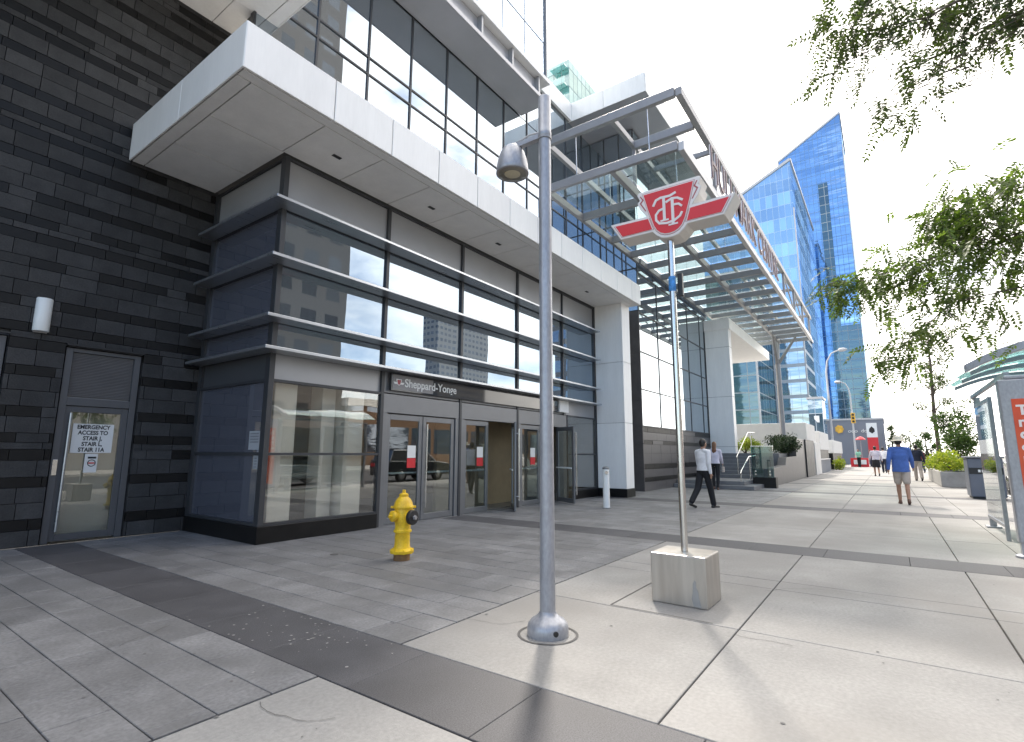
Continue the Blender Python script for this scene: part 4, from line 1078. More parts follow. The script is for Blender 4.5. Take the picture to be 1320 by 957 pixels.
def wheel(t, x, y, r=0.33):
    o = MB().lathe([(r*0.62, -0.10), (r*0.94, -0.11), (r, -0.07), (r, 0.07), (r*0.94, 0.11), (r*0.62, 0.10)], (x, y, r), (0, 1, 0), 22).build('wheel', M['black'], t)
    for s_ in (-1, 1): MB().lathe([(r*0.6, 0.0), (r*0.55, 0.012), (r*0.15, 0.02)], (x, y+0.10*s_, r), (0, s_, 0), 16).build('rim', M['chrome'], o)
def car(label, cx, cy, rz, colr, prof, cab, wid=1.8, wb=(0.85, 3.55), r=0.34, name='car', cat='car'):
    """prof: body side outline, cab: greenhouse outline (x along the car, front at high x)"""
    t = thing(name, label, cat, (0, 0, 0))
    paint = mat(name+'_paint', colr, 0.25, var=0.02, coat=0.6)
    f = lambda a, b, d: (a, d, b)
    MB().prism(prof, f, -wid/2, wid/2).build('body', paint, t, bevel=0.07, seg=3)
    g = MB(); n = len(cab); zb = min(b for a, b in cab); zt = max(b for a, b in cab)
    def ww(b): return wid/2-0.06-0.16*(b-zb)/(zt-zb)
    vs = [(a, -ww(b), b) for a, b in cab]+[(a, ww(b), b) for a, b in cab]
    g.add(vs, [tuple(range(n)), tuple(range(2*n-1, n-1, -1))]+[(i, n+i, n+(i+1) % n, (i+1) % n) for i in range(n)])
    M.setdefault('car_glass', glass('car_glass', refl=0.15, edge=0.8, back=(0.015, 0.017, 0.02)))
    g.build('windows', M['car_glass'], t, bevel=0.05, seg=2)
    x0 = min(a for a, b in cab if b > zt-0.02); x1 = max(a for a, b in cab if b > zt-0.02)
    MB().box(x0+0.02, x1-0.02, -ww(zt)+0.02, ww(zt)-0.02, zt-0.02, zt+0.035).build('roof', paint, t, bevel=0.03)
    L_ = max(a for a, b in prof); zl = 0.68
    for y in (-wid/2+0.28, wid/2-0.28):
        MB().box(L_-0.06, L_+0.015, y-0.18, y+0.18, zl, zl+0.14).build('headlight', M['white'], t, bevel=0.03)
        MB().box(-0.015, 0.06, y-0.18, y+0.18, zl+0.06, zl+0.24).build('tail_light', M['red'], t, bevel=0.03)
    for x in wb:
        for y in (-wid/2+0.08, wid/2-0.08): wheel(t, x, y, r)
    t.location = (cx, cy, -0.135); t.rotation_euler = (0, 0, rz)
    return t
SUVp = [(0, 0.32), (4.6, 0.32), (4.65, 0.75), (4.5, 0.98), (3.45, 1.08), (0.05, 1.10), (0.0, 0.8)]
SUVc = [(0.1, 1.06), (3.55, 1.04), (2.75, 1.66), (0.45, 1.68)]
SEDp = [(0, 0.30), (4.5, 0.30), (4.55, 0.62), (4.4, 0.82), (3.3, 0.93), (0.9, 0.96), (0.05, 0.92)]
SEDc = [(0.6, 0.92), (3.4, 0.90), (2.65, 1.40), (1.25, 1.42)]
VANp = [(0, 0.35), (5.2, 0.35), (5.25, 0.85), (4.9, 1.15), (4.5, 1.25), (0.0, 1.28)]
VANc = [(0.02, 1.25), (4.6, 1.22), (4.0, 2.0), (0.12, 2.05)]
car('dark sport utility car on the road, reflected in the entrance doors', 18.5, -6.0, 0, (0.02, 0.022, 0.026), SUVp, SUVc)
car('silver saloon car on the road, reflected in the corner window', 11.8, -7.0, 0, (0.45, 0.46, 0.48), SEDp, SEDc)
car('white van on the road, seen through the glass of the bus shelter', 24.5, -4.75, 0, (0.80, 0.80, 0.79), VANp, VANc, 1.95, (1.0, 4.2), 0.36, 'van', 'van')

# ------------------------------------------------------------------ bus shelter
b = thing('bus_shelter', 'grey bus shelter with teal glass roof panes and an orange poster at its end', 'bus shelter', (12, -2.1, 0))
def post(x, y, z0, z1, w=0.10):
    MB().box(x-w/2, x+w/2, y-w/2, y+w/2, z0, z1).build('post', M['lamp_grey'], b, bevel=0.012)
    MB().box(x-0.13, x+0.13, y-0.11, y+0.11, 0.0, 0.03).build('foot_plate', M['lamp_grey'], b, bevel=0.006)
post(13.88, -1.53, 0.0, 2.52); post(13.88, -2.75, 0.0, 2.52); post(10.06, -2.72, 0.0, 2.44)
MB().box(9.97, 10.15, -2.66, -1.34, 0.20, 2.44).box(10.0, 10.12, -2.6, -1.42, 2.441, 2.5).build('advert_frame', M['lamp_grey'], b, bevel=0.02)
MB().box(10.0, 10.12, -1.44, -1.36, 0.03, 0.21).box(10.0, 10.12, -2.6, -2.52, 0.03, 0.21).build('advert_leg', M['lamp_grey'], b)
MB().lathe([(0.11, 0.0), (0.11, 0.03), (0.07, 0.05)], (10.06, -1.40, 0), n=16).build('foot_plate', M['lamp_grey'], b)
M['poster'] = mat('orange_poster', (0.66, 0.075, 0.022), 0.35, var=0.15, scale=1.5, tint=(0.70, 0.13, 0.03))
po = MB().box(9.962, 9.968, -2.56, -1.46, 0.32, 2.16).build('poster', M['poster'], b)
M['poster_text'] = mat('pale_poster_text', (0.85, 0.78, 0.74), 0.5, var=0.03)
for i, (tx, ts) in enumerate((('To', 0.19), ('m', 0.19), ('ci', 0.19), ('Go', 0.11), ('M', 0.12), ('A', 0.12))):
    text_mb(tx, ts, 0.002, (9.960, -1.50, 1.94-0.165*i), (0, -1, 0), (0, 0, 1), bold=0.006).build('lettering', M['poster_text'], po)
MB().box(10.2, 13.80, -2.755, -2.74, 0.25, 2.3).build('rear_pane', M['clear'], b)
MB().box(11.9, 13.78, -1.478, -1.466, 0.25, 2.3).build('front_pane', M['clear'], b)
MB().box(11.9, 13.78, -1.49, -1.455, 2.3, 2.36).box(11.9, 13.78, -1.49, -1.455, 0.2, 0.25).box(11.84, 11.90, -1.50, -1.445, 0.0, 2.36).build('pane_rail', M['lamp_grey'], b)
bn = MB(); bn.box(10.8, 13.3, -2.62, -2.2, 0.44, 0.48)
for k in range(3): bn.box(10.8, 13.3, -2.68, -2.65, 0.58+0.11*k, 0.66+0.11*k)
bn.build('bench', M['fin'], b)
for x in (11.1, 13.0): MB().box(x, x+0.06, -2.64, -2.3, 0.0, 0.439).build('bench_leg', M['lamp_grey'], b)
def archz(y): return 2.50+0.42*(1-((y+2.2)/1.3)**2)
ys = [-1.02-0.2*k for k in range(11)]
def archprism(x0, x1, th, y_list, dz=0.0):
    poly = [(y, archz(y)+dz) for y in y_list]+[(y, archz(y)+dz+th) for y in reversed(y_list)]
    return MB().prism(poly, lambda a, b_, d: (d, a, b_), x0, x1)
archprism(9.95, 10.12, 0.12, ys).build('roof_end_beam', M['lamp_grey'], b, bevel=0.01)
for i, x in enumerate((11.35, 12.6, 13.88)):
    archprism(x-0.03, x+0.03, 0.07, ys[1:]).build('roof_rib', M['lamp_grey'], b)
MB().box(10.1, 13.92, -1.50, -1.44, 2.50, 2.56).build('roof_beam', M['lamp_grey'], b)
for i, x in enumerate((10.16, 11.42, 12.68)):
    archprism(x, x+1.22, 0.015, [y+0.02 for y in ys], 0.08+0.0*i).build('roof_pane', M['teal_glass'], b)
M['bin_grey'] = mat('dark_blue_grey_bin', (0.13, 0.145, 0.18), 0.45, var=0.06)
n = thing('litter_bin', 'grey square litter bin with a dark band beyond the bus shelter', 'bin', (23, -2.45, 0))
MB().box(22.45, 23.5, -2.9, -2.04, 0.06, 1.28).build('bin_body', M['bin_grey'], n, bevel=0.03)
MB().box(22.44, 22.449, -2.88, -2.06, 0.78, 0.98).build('dark_band', M['black'], n)
text_mb('LITTER', 0.13, 0.004, (22.437, -2.20, 0.83), (0, -1, 0), (0, 0, 1)).build('band_print', M['white'], n) if False else None
for k in range(4): MB().box(22.436, 22.4395, -2.34-0.09*k, -2.28-0.09*k, 0.84, 0.92).build('band_mark', M['white'], n)
MB().box(22.40, 23.55, -2.94, -2.0, 1.281, 1.34).build('lid', M['frame'], n, bevel=0.02)
MB().box(22.5, 23.45, -2.86, -2.08, 0.0, 0.059).build('foot', M['black'], n)
pb = thing('stone_planter', 'long pale stone planter box under the yellow green shrubs', 'planter', (34, -2.2, 0))
MB().box(29.6, 38.5, -2.85, -1.75, 0.0, 0.66).build('planter_box', M['kerb'], pb, bevel=0.03)
MB().box(29.75, 38.35, -2.7, -1.9, 0.661, 0.70).build('soil', M['earth'], pb)

# ------------------------------------------------------------------ greenery
def rnd_dir():
    while True:
        v = Vector((random.uniform(-1, 1), random.uniform(-1, 1), random.uniform(-1, 1)))
        if 0.05 < v.length < 1: return v.normalized()
def leaf_quad(mb, p, d, n, ln, wd):
    """pointed leaf: starts at p, runs along d, facing n"""
    s = d.cross(n)
    if s.length < 1e-4: s = d.orthogonal()
    s = s.normalized()*wd/2
    mb.add([p, p+d*ln*0.45+s, p+d*ln, p+d*ln*0.45-s], [(0, 1, 2, 3)])
def clump(mb, c, rad, n, ln, wd, squash=(1, 1, 1), out=0.3):
    c = Vector(c)
    for _ in range(n):
        v = rnd_dir(); r = random.random()**0.45*rad
        p = c+Vector((v.x*r*squash[0], v.y*r*squash[1], v.z*r*squash[2]))
        d = (rnd_dir()+v*out+Vector((0, 0, -0.15))).normalized()
        leaf_quad(mb, p, d, rnd_dir(), ln*random.uniform(0.6, 1.2), wd*random.uniform(0.7, 1.2))
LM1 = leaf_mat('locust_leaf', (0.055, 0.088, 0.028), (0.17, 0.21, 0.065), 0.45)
LM1B = leaf_mat('shaded_locust_leaf', (0.045, 0.065, 0.032), (0.12, 0.145, 0.06), 0.35)  # darker copy of the locust leaf, its backlit look put into the colour
LM2 = leaf_mat('shrub_leaf', (0.035, 0.065, 0.02), (0.10, 0.15, 0.04), 0.3)
LM3 = leaf_mat('yellow_green_leaf', (0.12, 0.19, 0.03), (0.42, 0.40, 0.05), 0.35)
LM4 = leaf_mat('dark_evergreen_leaf', (0.018, 0.035, 0.018), (0.05, 0.075, 0.035), 0.2)
LM5 = leaf_mat('street_tree_leaf', (0.05, 0.075, 0.03), (0.13, 0.16, 0.06), 0.35)

def frond(mb, tw, p, d, ln, pairs, ll, lw):
    """pinnate leaf: midrib from p along d, drooping, with paired leaflets"""
    p = Vector(p); d = d.normalized(); side = d.cross(Vector((0, 0, 1)))
    side = side.normalized() if side.length > 0.1 else rnd_dir().cross(d).normalized()
    rot = Matrix.Rotation(random.uniform(-0.9, 0.9), 3, d); side = rot@side
    nrm = side.cross(d).normalized()
    pts = [p.copy()]
    for i in range(pairs):
        d = (d+Vector((0, 0, -0.07))).normalized()
        p = p+d*ln/pairs; pts.append(p.copy())
        for s in (1, -1):
            ld = (side*s+d*0.45+rnd_dir()*0.22).normalized()
            leaf_quad(mb, p, ld, (nrm+rnd_dir()*0.35).normalized(), ll*random.uniform(0.75, 1.1)*(1-0.4*(i/pairs)**3), lw)
    leaf_quad(mb, p, d, nrm, ll, lw)
    tw.tube(pts[::3]+[pts[-1]], 0.0012, 4, cap=False)

big = thing('locust_tree', 'overhanging feathery locust tree branches in the upper right corner', 'tree', (4.9, -2.55, 0))
bk = MB(); bk.tube([(4.9, -2.55, 0), (4.92, -2.5, 1.6), (4.85, -2.45, 3.0), (4.95, -2.5, 4.6), (5.1, -2.6, 6.5)], [0.13, 0.11, 0.095, 0.07, 0.03], 12)
bk.build('trunk', M['bark'], big)
BR1 = [[(4.86, -2.45, 3.1), (4.2, -1.8, 3.6), (3.45, -1.05, 3.72), (3.53, -0.79, 3.71), (3.61, -0.45, 3.67), (3.65, -0.27, 3.64)],
       [(4.86, -2.45, 3.2), (4.0, -1.6, 3.7), (3.34, -0.77, 3.8), (3.40, -0.48, 3.80), (3.42, -0.39, 3.79), (3.41, -0.23, 3.82), (3.40, -0.10, 3.84)],
       [(4.87, -2.45, 3.5), (4.0, -1.4, 4.1), (3.24, -0.42, 4.02), (3.31, -0.12, 3.96), (3.39, -0.04, 3.87), (3.48, 0.04, 3.74)]]
BR2 = [[(4.87, -2.46, 2.9), (5.6, -2.2, 3.25), (5.93, -1.81, 3.33), (6.10, -1.13, 3.31), (6.17, -0.72, 3.28), (6.24, -0.19, 3.19), (6.24, 0.31, 3.12)],
       [(4.9, -2.47, 3.4), (5.5, -2.2, 3.7), (6.08, -1.90, 3.76), (6.25, -1.21, 3.78), (6.32, -0.84, 3.76), (6.39, -0.57, 3.64)],
       [(4.87, -2.46, 2.6), (5.4, -2.1, 2.75), (5.77, -1.71, 2.86), (5.95, -1.05, 2.79), (6.02, -0.60, 2.74), (6.09, -0.30, 2.51), (6.13, -0.11, 2.30)]]
lb = MB()
for p in BR1+BR2: lb.tube(p, [0.035, 0.022, 0.011, 0.007, 0.005, 0.004, 0.003][:len(p)], 7)
def along(path, t0):
    i0 = t0*(len(path)-1); i = min(int(i0), len(path)-2); f = i0-i
    return Vector(path[i])*(1-f)+Vector(path[i+1])*f
fo = MB(); fo1 = MB(); tw = MB()
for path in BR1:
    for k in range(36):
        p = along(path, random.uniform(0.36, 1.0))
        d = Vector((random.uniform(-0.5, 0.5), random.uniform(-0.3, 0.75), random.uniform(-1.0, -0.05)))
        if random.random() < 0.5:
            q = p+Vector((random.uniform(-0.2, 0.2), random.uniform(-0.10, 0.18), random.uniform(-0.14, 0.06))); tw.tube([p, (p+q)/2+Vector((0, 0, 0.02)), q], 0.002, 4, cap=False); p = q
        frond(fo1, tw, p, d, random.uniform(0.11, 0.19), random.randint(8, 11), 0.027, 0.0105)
for ip, path in enumerate(BR2):
    for k in range((480, 430, 190)[ip]):
        t0 = random.uniform(0.24, 1.0)
        p = along(path, t0)
        sp = 0.34*(1.1-t0)+0.09
        q = p+Vector((random.gauss(0, sp*1.2), random.gauss(0, sp*0.8), random.gauss(-0.05, sp*0.75)))
        if random.random() < 0.22: tw.tube([p, (p+q)/2+Vector((0, 0, 0.03)), q], 0.003, 4, cap=False)
        d = Vector((random.uniform(-0.6, 0.6), random.uniform(-0.5, 0.8), random.uniform(-0.9, 0.2)))
        frond(fo, tw, q, d, random.uniform(0.15, 0.26), random.randint(8, 11), 0.054, 0.022)
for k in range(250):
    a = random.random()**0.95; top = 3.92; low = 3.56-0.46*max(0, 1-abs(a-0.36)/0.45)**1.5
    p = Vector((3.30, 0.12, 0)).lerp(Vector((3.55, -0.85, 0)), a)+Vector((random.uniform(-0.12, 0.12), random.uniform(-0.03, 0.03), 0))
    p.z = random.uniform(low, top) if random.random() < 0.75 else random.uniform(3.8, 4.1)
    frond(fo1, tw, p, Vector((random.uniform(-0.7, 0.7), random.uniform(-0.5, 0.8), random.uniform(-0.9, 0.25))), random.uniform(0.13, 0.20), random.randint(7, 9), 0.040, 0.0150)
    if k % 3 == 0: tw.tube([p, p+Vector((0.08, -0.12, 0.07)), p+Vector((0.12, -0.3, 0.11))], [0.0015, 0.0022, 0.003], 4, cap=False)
# the rest of the crown, above and to the side of the view
for k in range(420):
    v = rnd_dir(); p = Vector((4.9, -3.2, 6.2))+Vector((v.x*1.9, v.y*1.5, v.z*1.6))
    frond(fo, tw, p, Vector((v.x, v.y, -0.4)), 0.24, 8, 0.04, 0.016)
lb.build('limbs', M['bark'], big)
tw.build('twigs', M['bark'], big, fix=False)
fo.build('foliage', LM1, big, fix=False)
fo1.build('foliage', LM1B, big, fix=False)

# slender street tree in the planter
t = thing('street_tree', 'slender sparse young street tree rising from the planter', 'tree', (36.4, -2.25, 0.66))
tr = MB(); tr.tube([(36.4, -2.25, 0.66), (36.42, -2.2, 3.5), (36.38, -2.3, 6.0), (36.5, -2.35, 8.4)], [0.11, 0.09, 0.065, 0.02], 10)
lf = MB()
for k in range(34):
    z = random.uniform(2.9, 8.3); a = random.uniform(0, 2*pi); ln = random.uniform(0.7, 1.7)*(1.1-0.08*(z-3))
    e = Vector((36.4+ln*cos(a), -2.25+ln*sin(a), z+random.uniform(0.1, 0.7)))
    tr.tube([(36.4, -2.25, z-0.3), ((36.4+e.x)/2, (-2.25+e.y)/2, z+0.05), e], [0.03, 0.02, 0.008], 6)
    for q in range(random.randint(2, 4)):
        c = e.lerp(Vector((36.4, -2.25, z)), random.uniform(-0.15, 0.45))+rnd_dir()*0.2
        clump(lf, c, random.uniform(0.22, 0.42), random.randint(26, 60), 0.13, 0.06, (1, 1, 0.7))
tr.build('trunk', M['bark'], t); lf.build('crown', LM5, t, fix=False)

def bush(name, label, cs, m, ln, wd, base, cat='shrub', group=None, stems=True):
    t = thing(name, label, cat, base, group)
    lf = MB()
    for c, r, n, sq in cs: clump(lf, c, r, n, ln, wd, sq)
    lf.build('foliage', m, t, fix=False)
    if stems:
        s = MB()
        for c, r, n, sq in cs[:9]: s.tube([(base[0]+random.uniform(-0.1, 0.1), base[1]+random.uniform(-0.05, 0.05), base[2]), ((base[0]+c[0])/2, (base[1]+c[1])/2, (base[2]+c[2])/2+0.1), c], [0.03, 0.02, 0.01], 6)
        s.build('stems', M['bark'], t)
    return t
def blobs(c, R, k, r, n, sq=(1, 1, 1)):
    o = []
    for _ in range(k):
        v = rnd_dir(); q = random.random()**0.5
        o.append(((c[0]+v.x*R[0]*q, c[1]+v.y*R[1]*q, c[2]+v.z*R[2]*q), r*random.uniform(0.6, 1.2), n, sq))
    return o
bush('leafy_shrub', 'tall rounded green shrub behind the litter bin', blobs((33.5, -2.9, 2.3), (1.6, 1.0, 1.25), 26, 0.55, 150), LM2, 0.16, 0.075, (33.5, -2.7, 0.69))
for i, (x, lab) in enumerate(((30.6, 'yellow green low planting nearest the litter bin'), (33.2, 'yellow green low planting in the middle of the stone planter'), (36.6, 'yellow green low planting at the far end of the stone planter'))):
    bush('planter_shrub', lab, blobs((x, -2.2, 1.05), (1.35, 0.5, 0.38), 20, 0.3, 110), LM3, 0.13, 0.06, (x, -2.25, 0.69), 'shrub', 'shrubs in the stone planter')
bush('dark_bush', 'dark evergreen bush overhanging the granite planter wall', blobs((32.6, 4.7, 1.95), (2.6, 0.75, 0.40), 34, 0.34, 150), LM4, 0.13, 0.06, (33.2, 4.9, 1.4), 'bush')
bush('low_hedge', 'light green clipped hedge behind the steps beside the white column', blobs((33.5, 6.85, 1.95), (1.5, 0.75, 0.28), 22, 0.3, 130), LM3, 0.10, 0.05, (33.5, 6.9, 1.43), 'hedge')
bush('low_shrub', 'small yellow shrub at the foot of the farther terrace wall', blobs((57, 3.75, 0.55), (1.2, 0.25, 0.4), 12, 0.35, 90), LM3, 0.16, 0.08, (57, 3.8, -0.01))
for i, (x, y, h, w, lab) in enumerate(((120, -0.75, 7.2, 1.3, 'pointed dark conifer just right of the grey end building'), (128, -3.6, 6.0, 2.2, 'broad dark tree far down the street behind the walkers'), (112, -5.2, 5.0, 2.0, 'low round tree far down the street left of the planter'))):
    cs = []
    for k in range(26):
        f = random.random(); z = 1.0+f*(h-1.2); r = w*(1.05-f) if i == 0 else w*(1-(2*f-1)**2)**0.5
        a = random.uniform(0, 2*pi)
        cs.append(((x+r*0.7*cos(a), y+r*0.7*sin(a), z), 0.55, 60, (1, 1, 1)))
    o = bush('distant_tree', lab, cs, LM2, 0.35, 0.18, (x, y, -0.3), 'tree', stems=False)
    MB().tube([(x, y, -0.3), (x, y, h*0.8)], [0.2, 0.06], 8).build('trunk', M['bark'], o)

# ------------------------------------------------------------------ people
def remeshed(segs, ells, voxel, name, m, smooth=4, loft=None):
    """one continuous skin over tapered limbs (p0, r0, p1, r1) and ellipsoids (c, (rx, ry, rz))"""
    bm = bmesh.new()
    def ell(c, r):
        bmesh.ops.create_uvsphere(bm, u_segments=14, v_segments=9, radius=1.0, matrix=Matrix.Translation(c)@Matrix.Diagonal((*r, 1)))
    for p0, r0, p1, r1 in segs:
        p0 = Vector(p0); p1 = Vector(p1); d = p1-p0
        ell(p0, (r0, r0, r0)); ell(p1, (r1, r1, r1))
        if d.length > 1e-5:
            Mx = Matrix.Translation((p0+p1)/2)@d.to_track_quat('Z', 'Y').to_matrix().to_4x4()
            bmesh.ops.create_cone(bm, cap_ends=True, segments=14, radius1=r0, radius2=r1, depth=d.length, matrix=Mx)
    for c, r in ells: ell(c, r)
    if loft:
        rings = [[bm.verts.new((cx_+rx*cos(2*pi*k/24), ry*sin(2*pi*k/24), z)) for k in range(24)] for z, rx, ry, cx_ in loft]
        for a, b_ in zip(rings[:-1], rings[1:]):
            for k in range(24): bm.faces.new((a[k], a[(k+1) % 24], b_[(k+1) % 24], b_[k]))
        bm.faces.new(rings[0][::-1]); bm.faces.new(rings[-1])
    me = bpy.data.meshes.new(name); bm.to_mesh(me); bm.free()
    ob = bpy.data.objects.new(name, me); COL.objects.link(ob)
    rm = ob.modifiers.new('r', 'REMESH'); rm.mode = 'VOXEL'; rm.voxel_size = voxel
    sm = ob.modifiers.new('s', 'SMOOTH'); sm.iterations = smooth; sm.factor = 0.5
    bpy.context.view_layer.update()
    dg = bpy.context.evaluated_depsgraph_get()
    me2 = bpy.data.meshes.new_from_object(ob.evaluated_get(dg))
    bpy.data.objects.remove(ob); bpy.data.meshes.remove(me)
    me2.name = name
    me2.materials.clear(); me2.materials.append(m)
    me2.polygons.foreach_set('use_smooth', [True]*len(me2.polygons))
    o = bpy.data.objects.new(name, me2); COL.objects.link(o)
    return o
SKIN = [mat('skin_light', (0.50, 0.31, 0.22), 0.55, var=0.05), mat('skin_tan', (0.36, 0.20, 0.13), 0.55, var=0.05), mat('skin_brown', (0.20, 0.11, 0.07), 0.55, var=0.05)]
HAIR = mat('dark_hair', (0.018, 0.014, 0.012), 0.5, var=0.3, scale=30); HAIRB = mat('brown_hair', (0.16, 0.07, 0.03), 0.5, var=0.4, scale=25)
def person(label, loc, yaw, scale=1.0, skin=0, stride=(0.35, -0.3), knee=(0.15, 0.45), arms=((-0.3, 0.25), (0.25, 0.3)), arm_out=0.10, shirt=None, sleeves='long', bottom=None, kind='trousers', shoes=None, hair='short', hairm=None, hat=None, vox=0.009, stout=1.0, group=None, bag=None, lean=0.03, hem=0.0):
    """local frame: facing +x, left hand at +y. arms: (swing, elbow bend) for left, right; legs alike"""
    V = Vector
    hipz = 0.90; shz = 1.40
    J = {}
    low = 9
    for i, s in enumerate((1, -1)):
        hip = V((0, 0.088*s, hipz)); a = stride[i]
        kn = hip+V((sin(a)*0.44, 0.0, -cos(a)*0.44)); b = a-knee[i]
        an = kn+V((sin(b)*0.42, -0.01*s, -cos(b)*0.42)); low = min(low, an.z-0.075)
        J[i] = (hip, kn, an, b)
    dz = -low
    up_ = V((0, 0, dz))
    segs = []; ells = []; pants = []; shirt_s = []; shirt_e = []; shoe = []
    for i, s in enumerate((1, -1)):
        hip, kn, an, b = J[i]; hip = hip+up_; kn = kn+up_; an = an+up_
        fd = V((cos(b*0.45), 0, sin(b*0.45)*1.0)) if b < -0.05 else V((1, 0, 0.0))
        fd = fd.normalized(); heel = an+V((-0.04, 0, -0.045)); toe = heel+fd*0.20+V((0, 0.012*s, -0.012))
        segs += [(hip, 0.082*stout, kn, 0.054), (kn, 0.054, an, 0.036), (kn.lerp(an, 0.28), 0.054, an, 0.036), (an, 0.036, heel, 0.036), (heel, 0.036, toe, 0.026)]
        shoe += [(heel+V((0, 0, -0.002)), 0.043, toe, 0.034), (an+V((0, 0, 0.0)), 0.04, heel, 0.042)]
        if kind == 'trousers': pants += [(hip, 0.098*stout, kn, 0.080), (kn, 0.080, an+V((0, 0, 0.02)), 0.068)]
        elif kind == 'slim': pants += [(hip, 0.092*stout, kn, 0.068), (kn+V((-0.008, 0, 0)), 0.068, an+V((0, 0, 0.03)), 0.052)]
        elif kind == 'shorts': pants += [(hip, 0.104*stout, hip.lerp(kn, 0.80), 0.092)]
        elif kind == 'skirt': pants += [(hip, 0.105*stout, hip.lerp(kn, 1.1), 0.11)]
        # arm
        sw, el = arms[i]
        sh = V((lean*0.4, 0.178*s*(0.5+0.5*stout), shz))+up_
        u = V((sin(sw), arm_out*s, -cos(sw))).normalized(); elb = sh+u*0.29
        f = V((sin(sw+el), arm_out*0.4*s, -cos(sw+el))).normalized(); wr = elb+f*0.25
        segs += [(sh, 0.052, elb, 0.040), (elb, 0.040, wr, 0.027)]
        hand = wr+f*0.055
        segs += [(wr, 0.026, hand, 0.028)]
        ells += [(wr+f*0.05, (0.034, 0.022, 0.045))]
        fwd = V((0, -s, 0)).cross(f)*s
        fwd = (V((1, 0, 0))-f*f.x).normalized()
        if vox < 0.012:
            for q, (off, ln) in enumerate(((0.026, 0.062), (0.009, 0.072), (-0.009, 0.068), (-0.026, 0.052))):
                a0 = wr+f*0.075+fwd*off; a1 = a0+f*ln*0.55+V((0, -0.004*s, 0)); a2 = a1+(f+V((0, -0.55*s, 0))).normalized()*ln*0.45
                segs += [(a0, 0.0088, a1, 0.0082), (a1, 0.0082, a2, 0.0072)]
            th0 = wr+f*0.03+fwd*0.025; th1 = th0+(f*0.6+fwd*0.8).normalized()*0.04; th2 = th1+(f*0.9+fwd*0.25).normalized()*0.03
            segs += [(th0, 0.0115, th1, 0.0105), (th1, 0.0100, th2, 0.0085)]
        if sleeves == 'long': shirt_s += [(sh, 0.068, elb, 0.055), (elb, 0.055, wr+f*-0.01, 0.040)]
        else: shirt_s += [(sh, 0.068, sh.lerp(elb, 0.75), 0.062)]
        J['hand%d' % i] = wr+f*0.10
        segs += [(V((0, 0.05*s, shz+0.03))+up_, 0.055, sh, 0.055)]
        shirt_s += [(V((0, 0.05*s, shz+0.025))+up_, 0.066, sh, 0.066)]
    st = stout
    tor = [((lean*0.3, 0, 1.27), (0.105*st, 0.158*st, 0.17)), ((0.01*st, 0, 1.08), (0.100*st, 0.140*st, 0.15)), ((-0.005, 0, 0.93), (0.115*st, 0.158*st, 0.12))]
    for c, r in tor:
        ells.append((V(c)+up_, r)); k_ = 0.034 if c[2] < 1.0 else 0.02; shirt_e.append((V((c[0], 0, c[2]-(hem if c[2] < 1.0 else 0)))+up_, (r[0]+k_, r[1]+k_, r[2]+(0.05 if c[2] < 1.0 else 0.014))))
    if kind in ('trousers', 'slim', 'shorts', 'skirt'):
        pe = [(V((-0.005, 0, 0.93))+up_, (0.127*st, 0.172*st, 0.115))]
    hc = V((lean+0.02, 0, 1.615))+up_
    segs += [(V((lean*0.6, 0, 1.42))+up_, 0.062, V((lean+0.005, 0, 1.53))+up_, 0.052)]
    ells += [(hc+V((-0.008, 0, 0.02)), (0.094, 0.076, 0.105)), (hc+V((0.022, 0, -0.04)), (0.068, 0.058, 0.078)), (hc+V((0.02, 0, -0.085)), (0.05, 0.042, 0.035))]
    segs += [(hc+V((0.086, 0, 0.005)), 0.010, hc+V((0.104, 0, -0.028)), 0.014)]
    ells += [(hc+V((0.0, 0.077, -0.012)), (0.02, 0.011, 0.032)), (hc+V((0.0, -0.077, -0.012)), (0.02, 0.011, 0.032)), (hc+V((0.082, 0, -0.062)), (0.012, 0.026, 0.010))]
    body = remeshed(segs, ells, vox, 'person', SKIN[skin])
    for s in (1, -1):
        ey = MB(); ey.lathe([(0.001, -0.006), (0.011, -0.003), (0.012, 0.002), (0.006, 0.008)], hc+V((0.078, 0.030*s, 0.008)), (1, 0, 0), 10); e = ey.build('eye', M['black']); e.parent = body
    kids = []
    if kind == 'skirt':
        k = remeshed([], pe, 0.012, 'skirt', bottom); kids.append(k)
        sk = MB(); sk.lathe([(0.125*st, 0.98), (0.165*st, 0.90), (0.185*st, 0.72), (0.20*st, 0.50), (0.19*st, 0.49)][::-1], up_, n=24); kids.append(sk.build('skirt_hem', bottom))
    else: kids.append(remeshed(pants, pe, 0.011, 'trousers' if kind != 'shorts' else 'shorts', bottom, 3))
    st2 = st; zs = dz
    lf_ = [(0.93-hem+zs, 0.136*st2+0.006*(hem > 0.03), 0.184*st2, -0.005), (1.02+zs, 0.128*st2, 0.170*st2, 0.0), (1.12+zs, 0.122*st2, 0.166*st2, 0.008), (1.25+zs, 0.128*st2, 0.176*st2, lean*0.3), (1.36+zs, 0.112*st2, 0.172*st2, lean*0.5), (1.43+zs, 0.075, 0.11, lean*0.6), (1.47+zs, 0.062, 0.066, lean*0.7)]
    kids.append(remeshed(shirt_s, [], 0.011, 'shirt', shirt, 3, lf_))
    kids.append(remeshed(shoe, [], 0.009, 'shoes', shoes or M['black'], 2))
    hm = hairm or HAIR
    hs = []; he = [(hc+V((-0.022, 0, 0.038)), (0.095, 0.084, 0.098)), (hc+V((-0.045, 0, -0.01)), (0.065, 0.076, 0.075))]
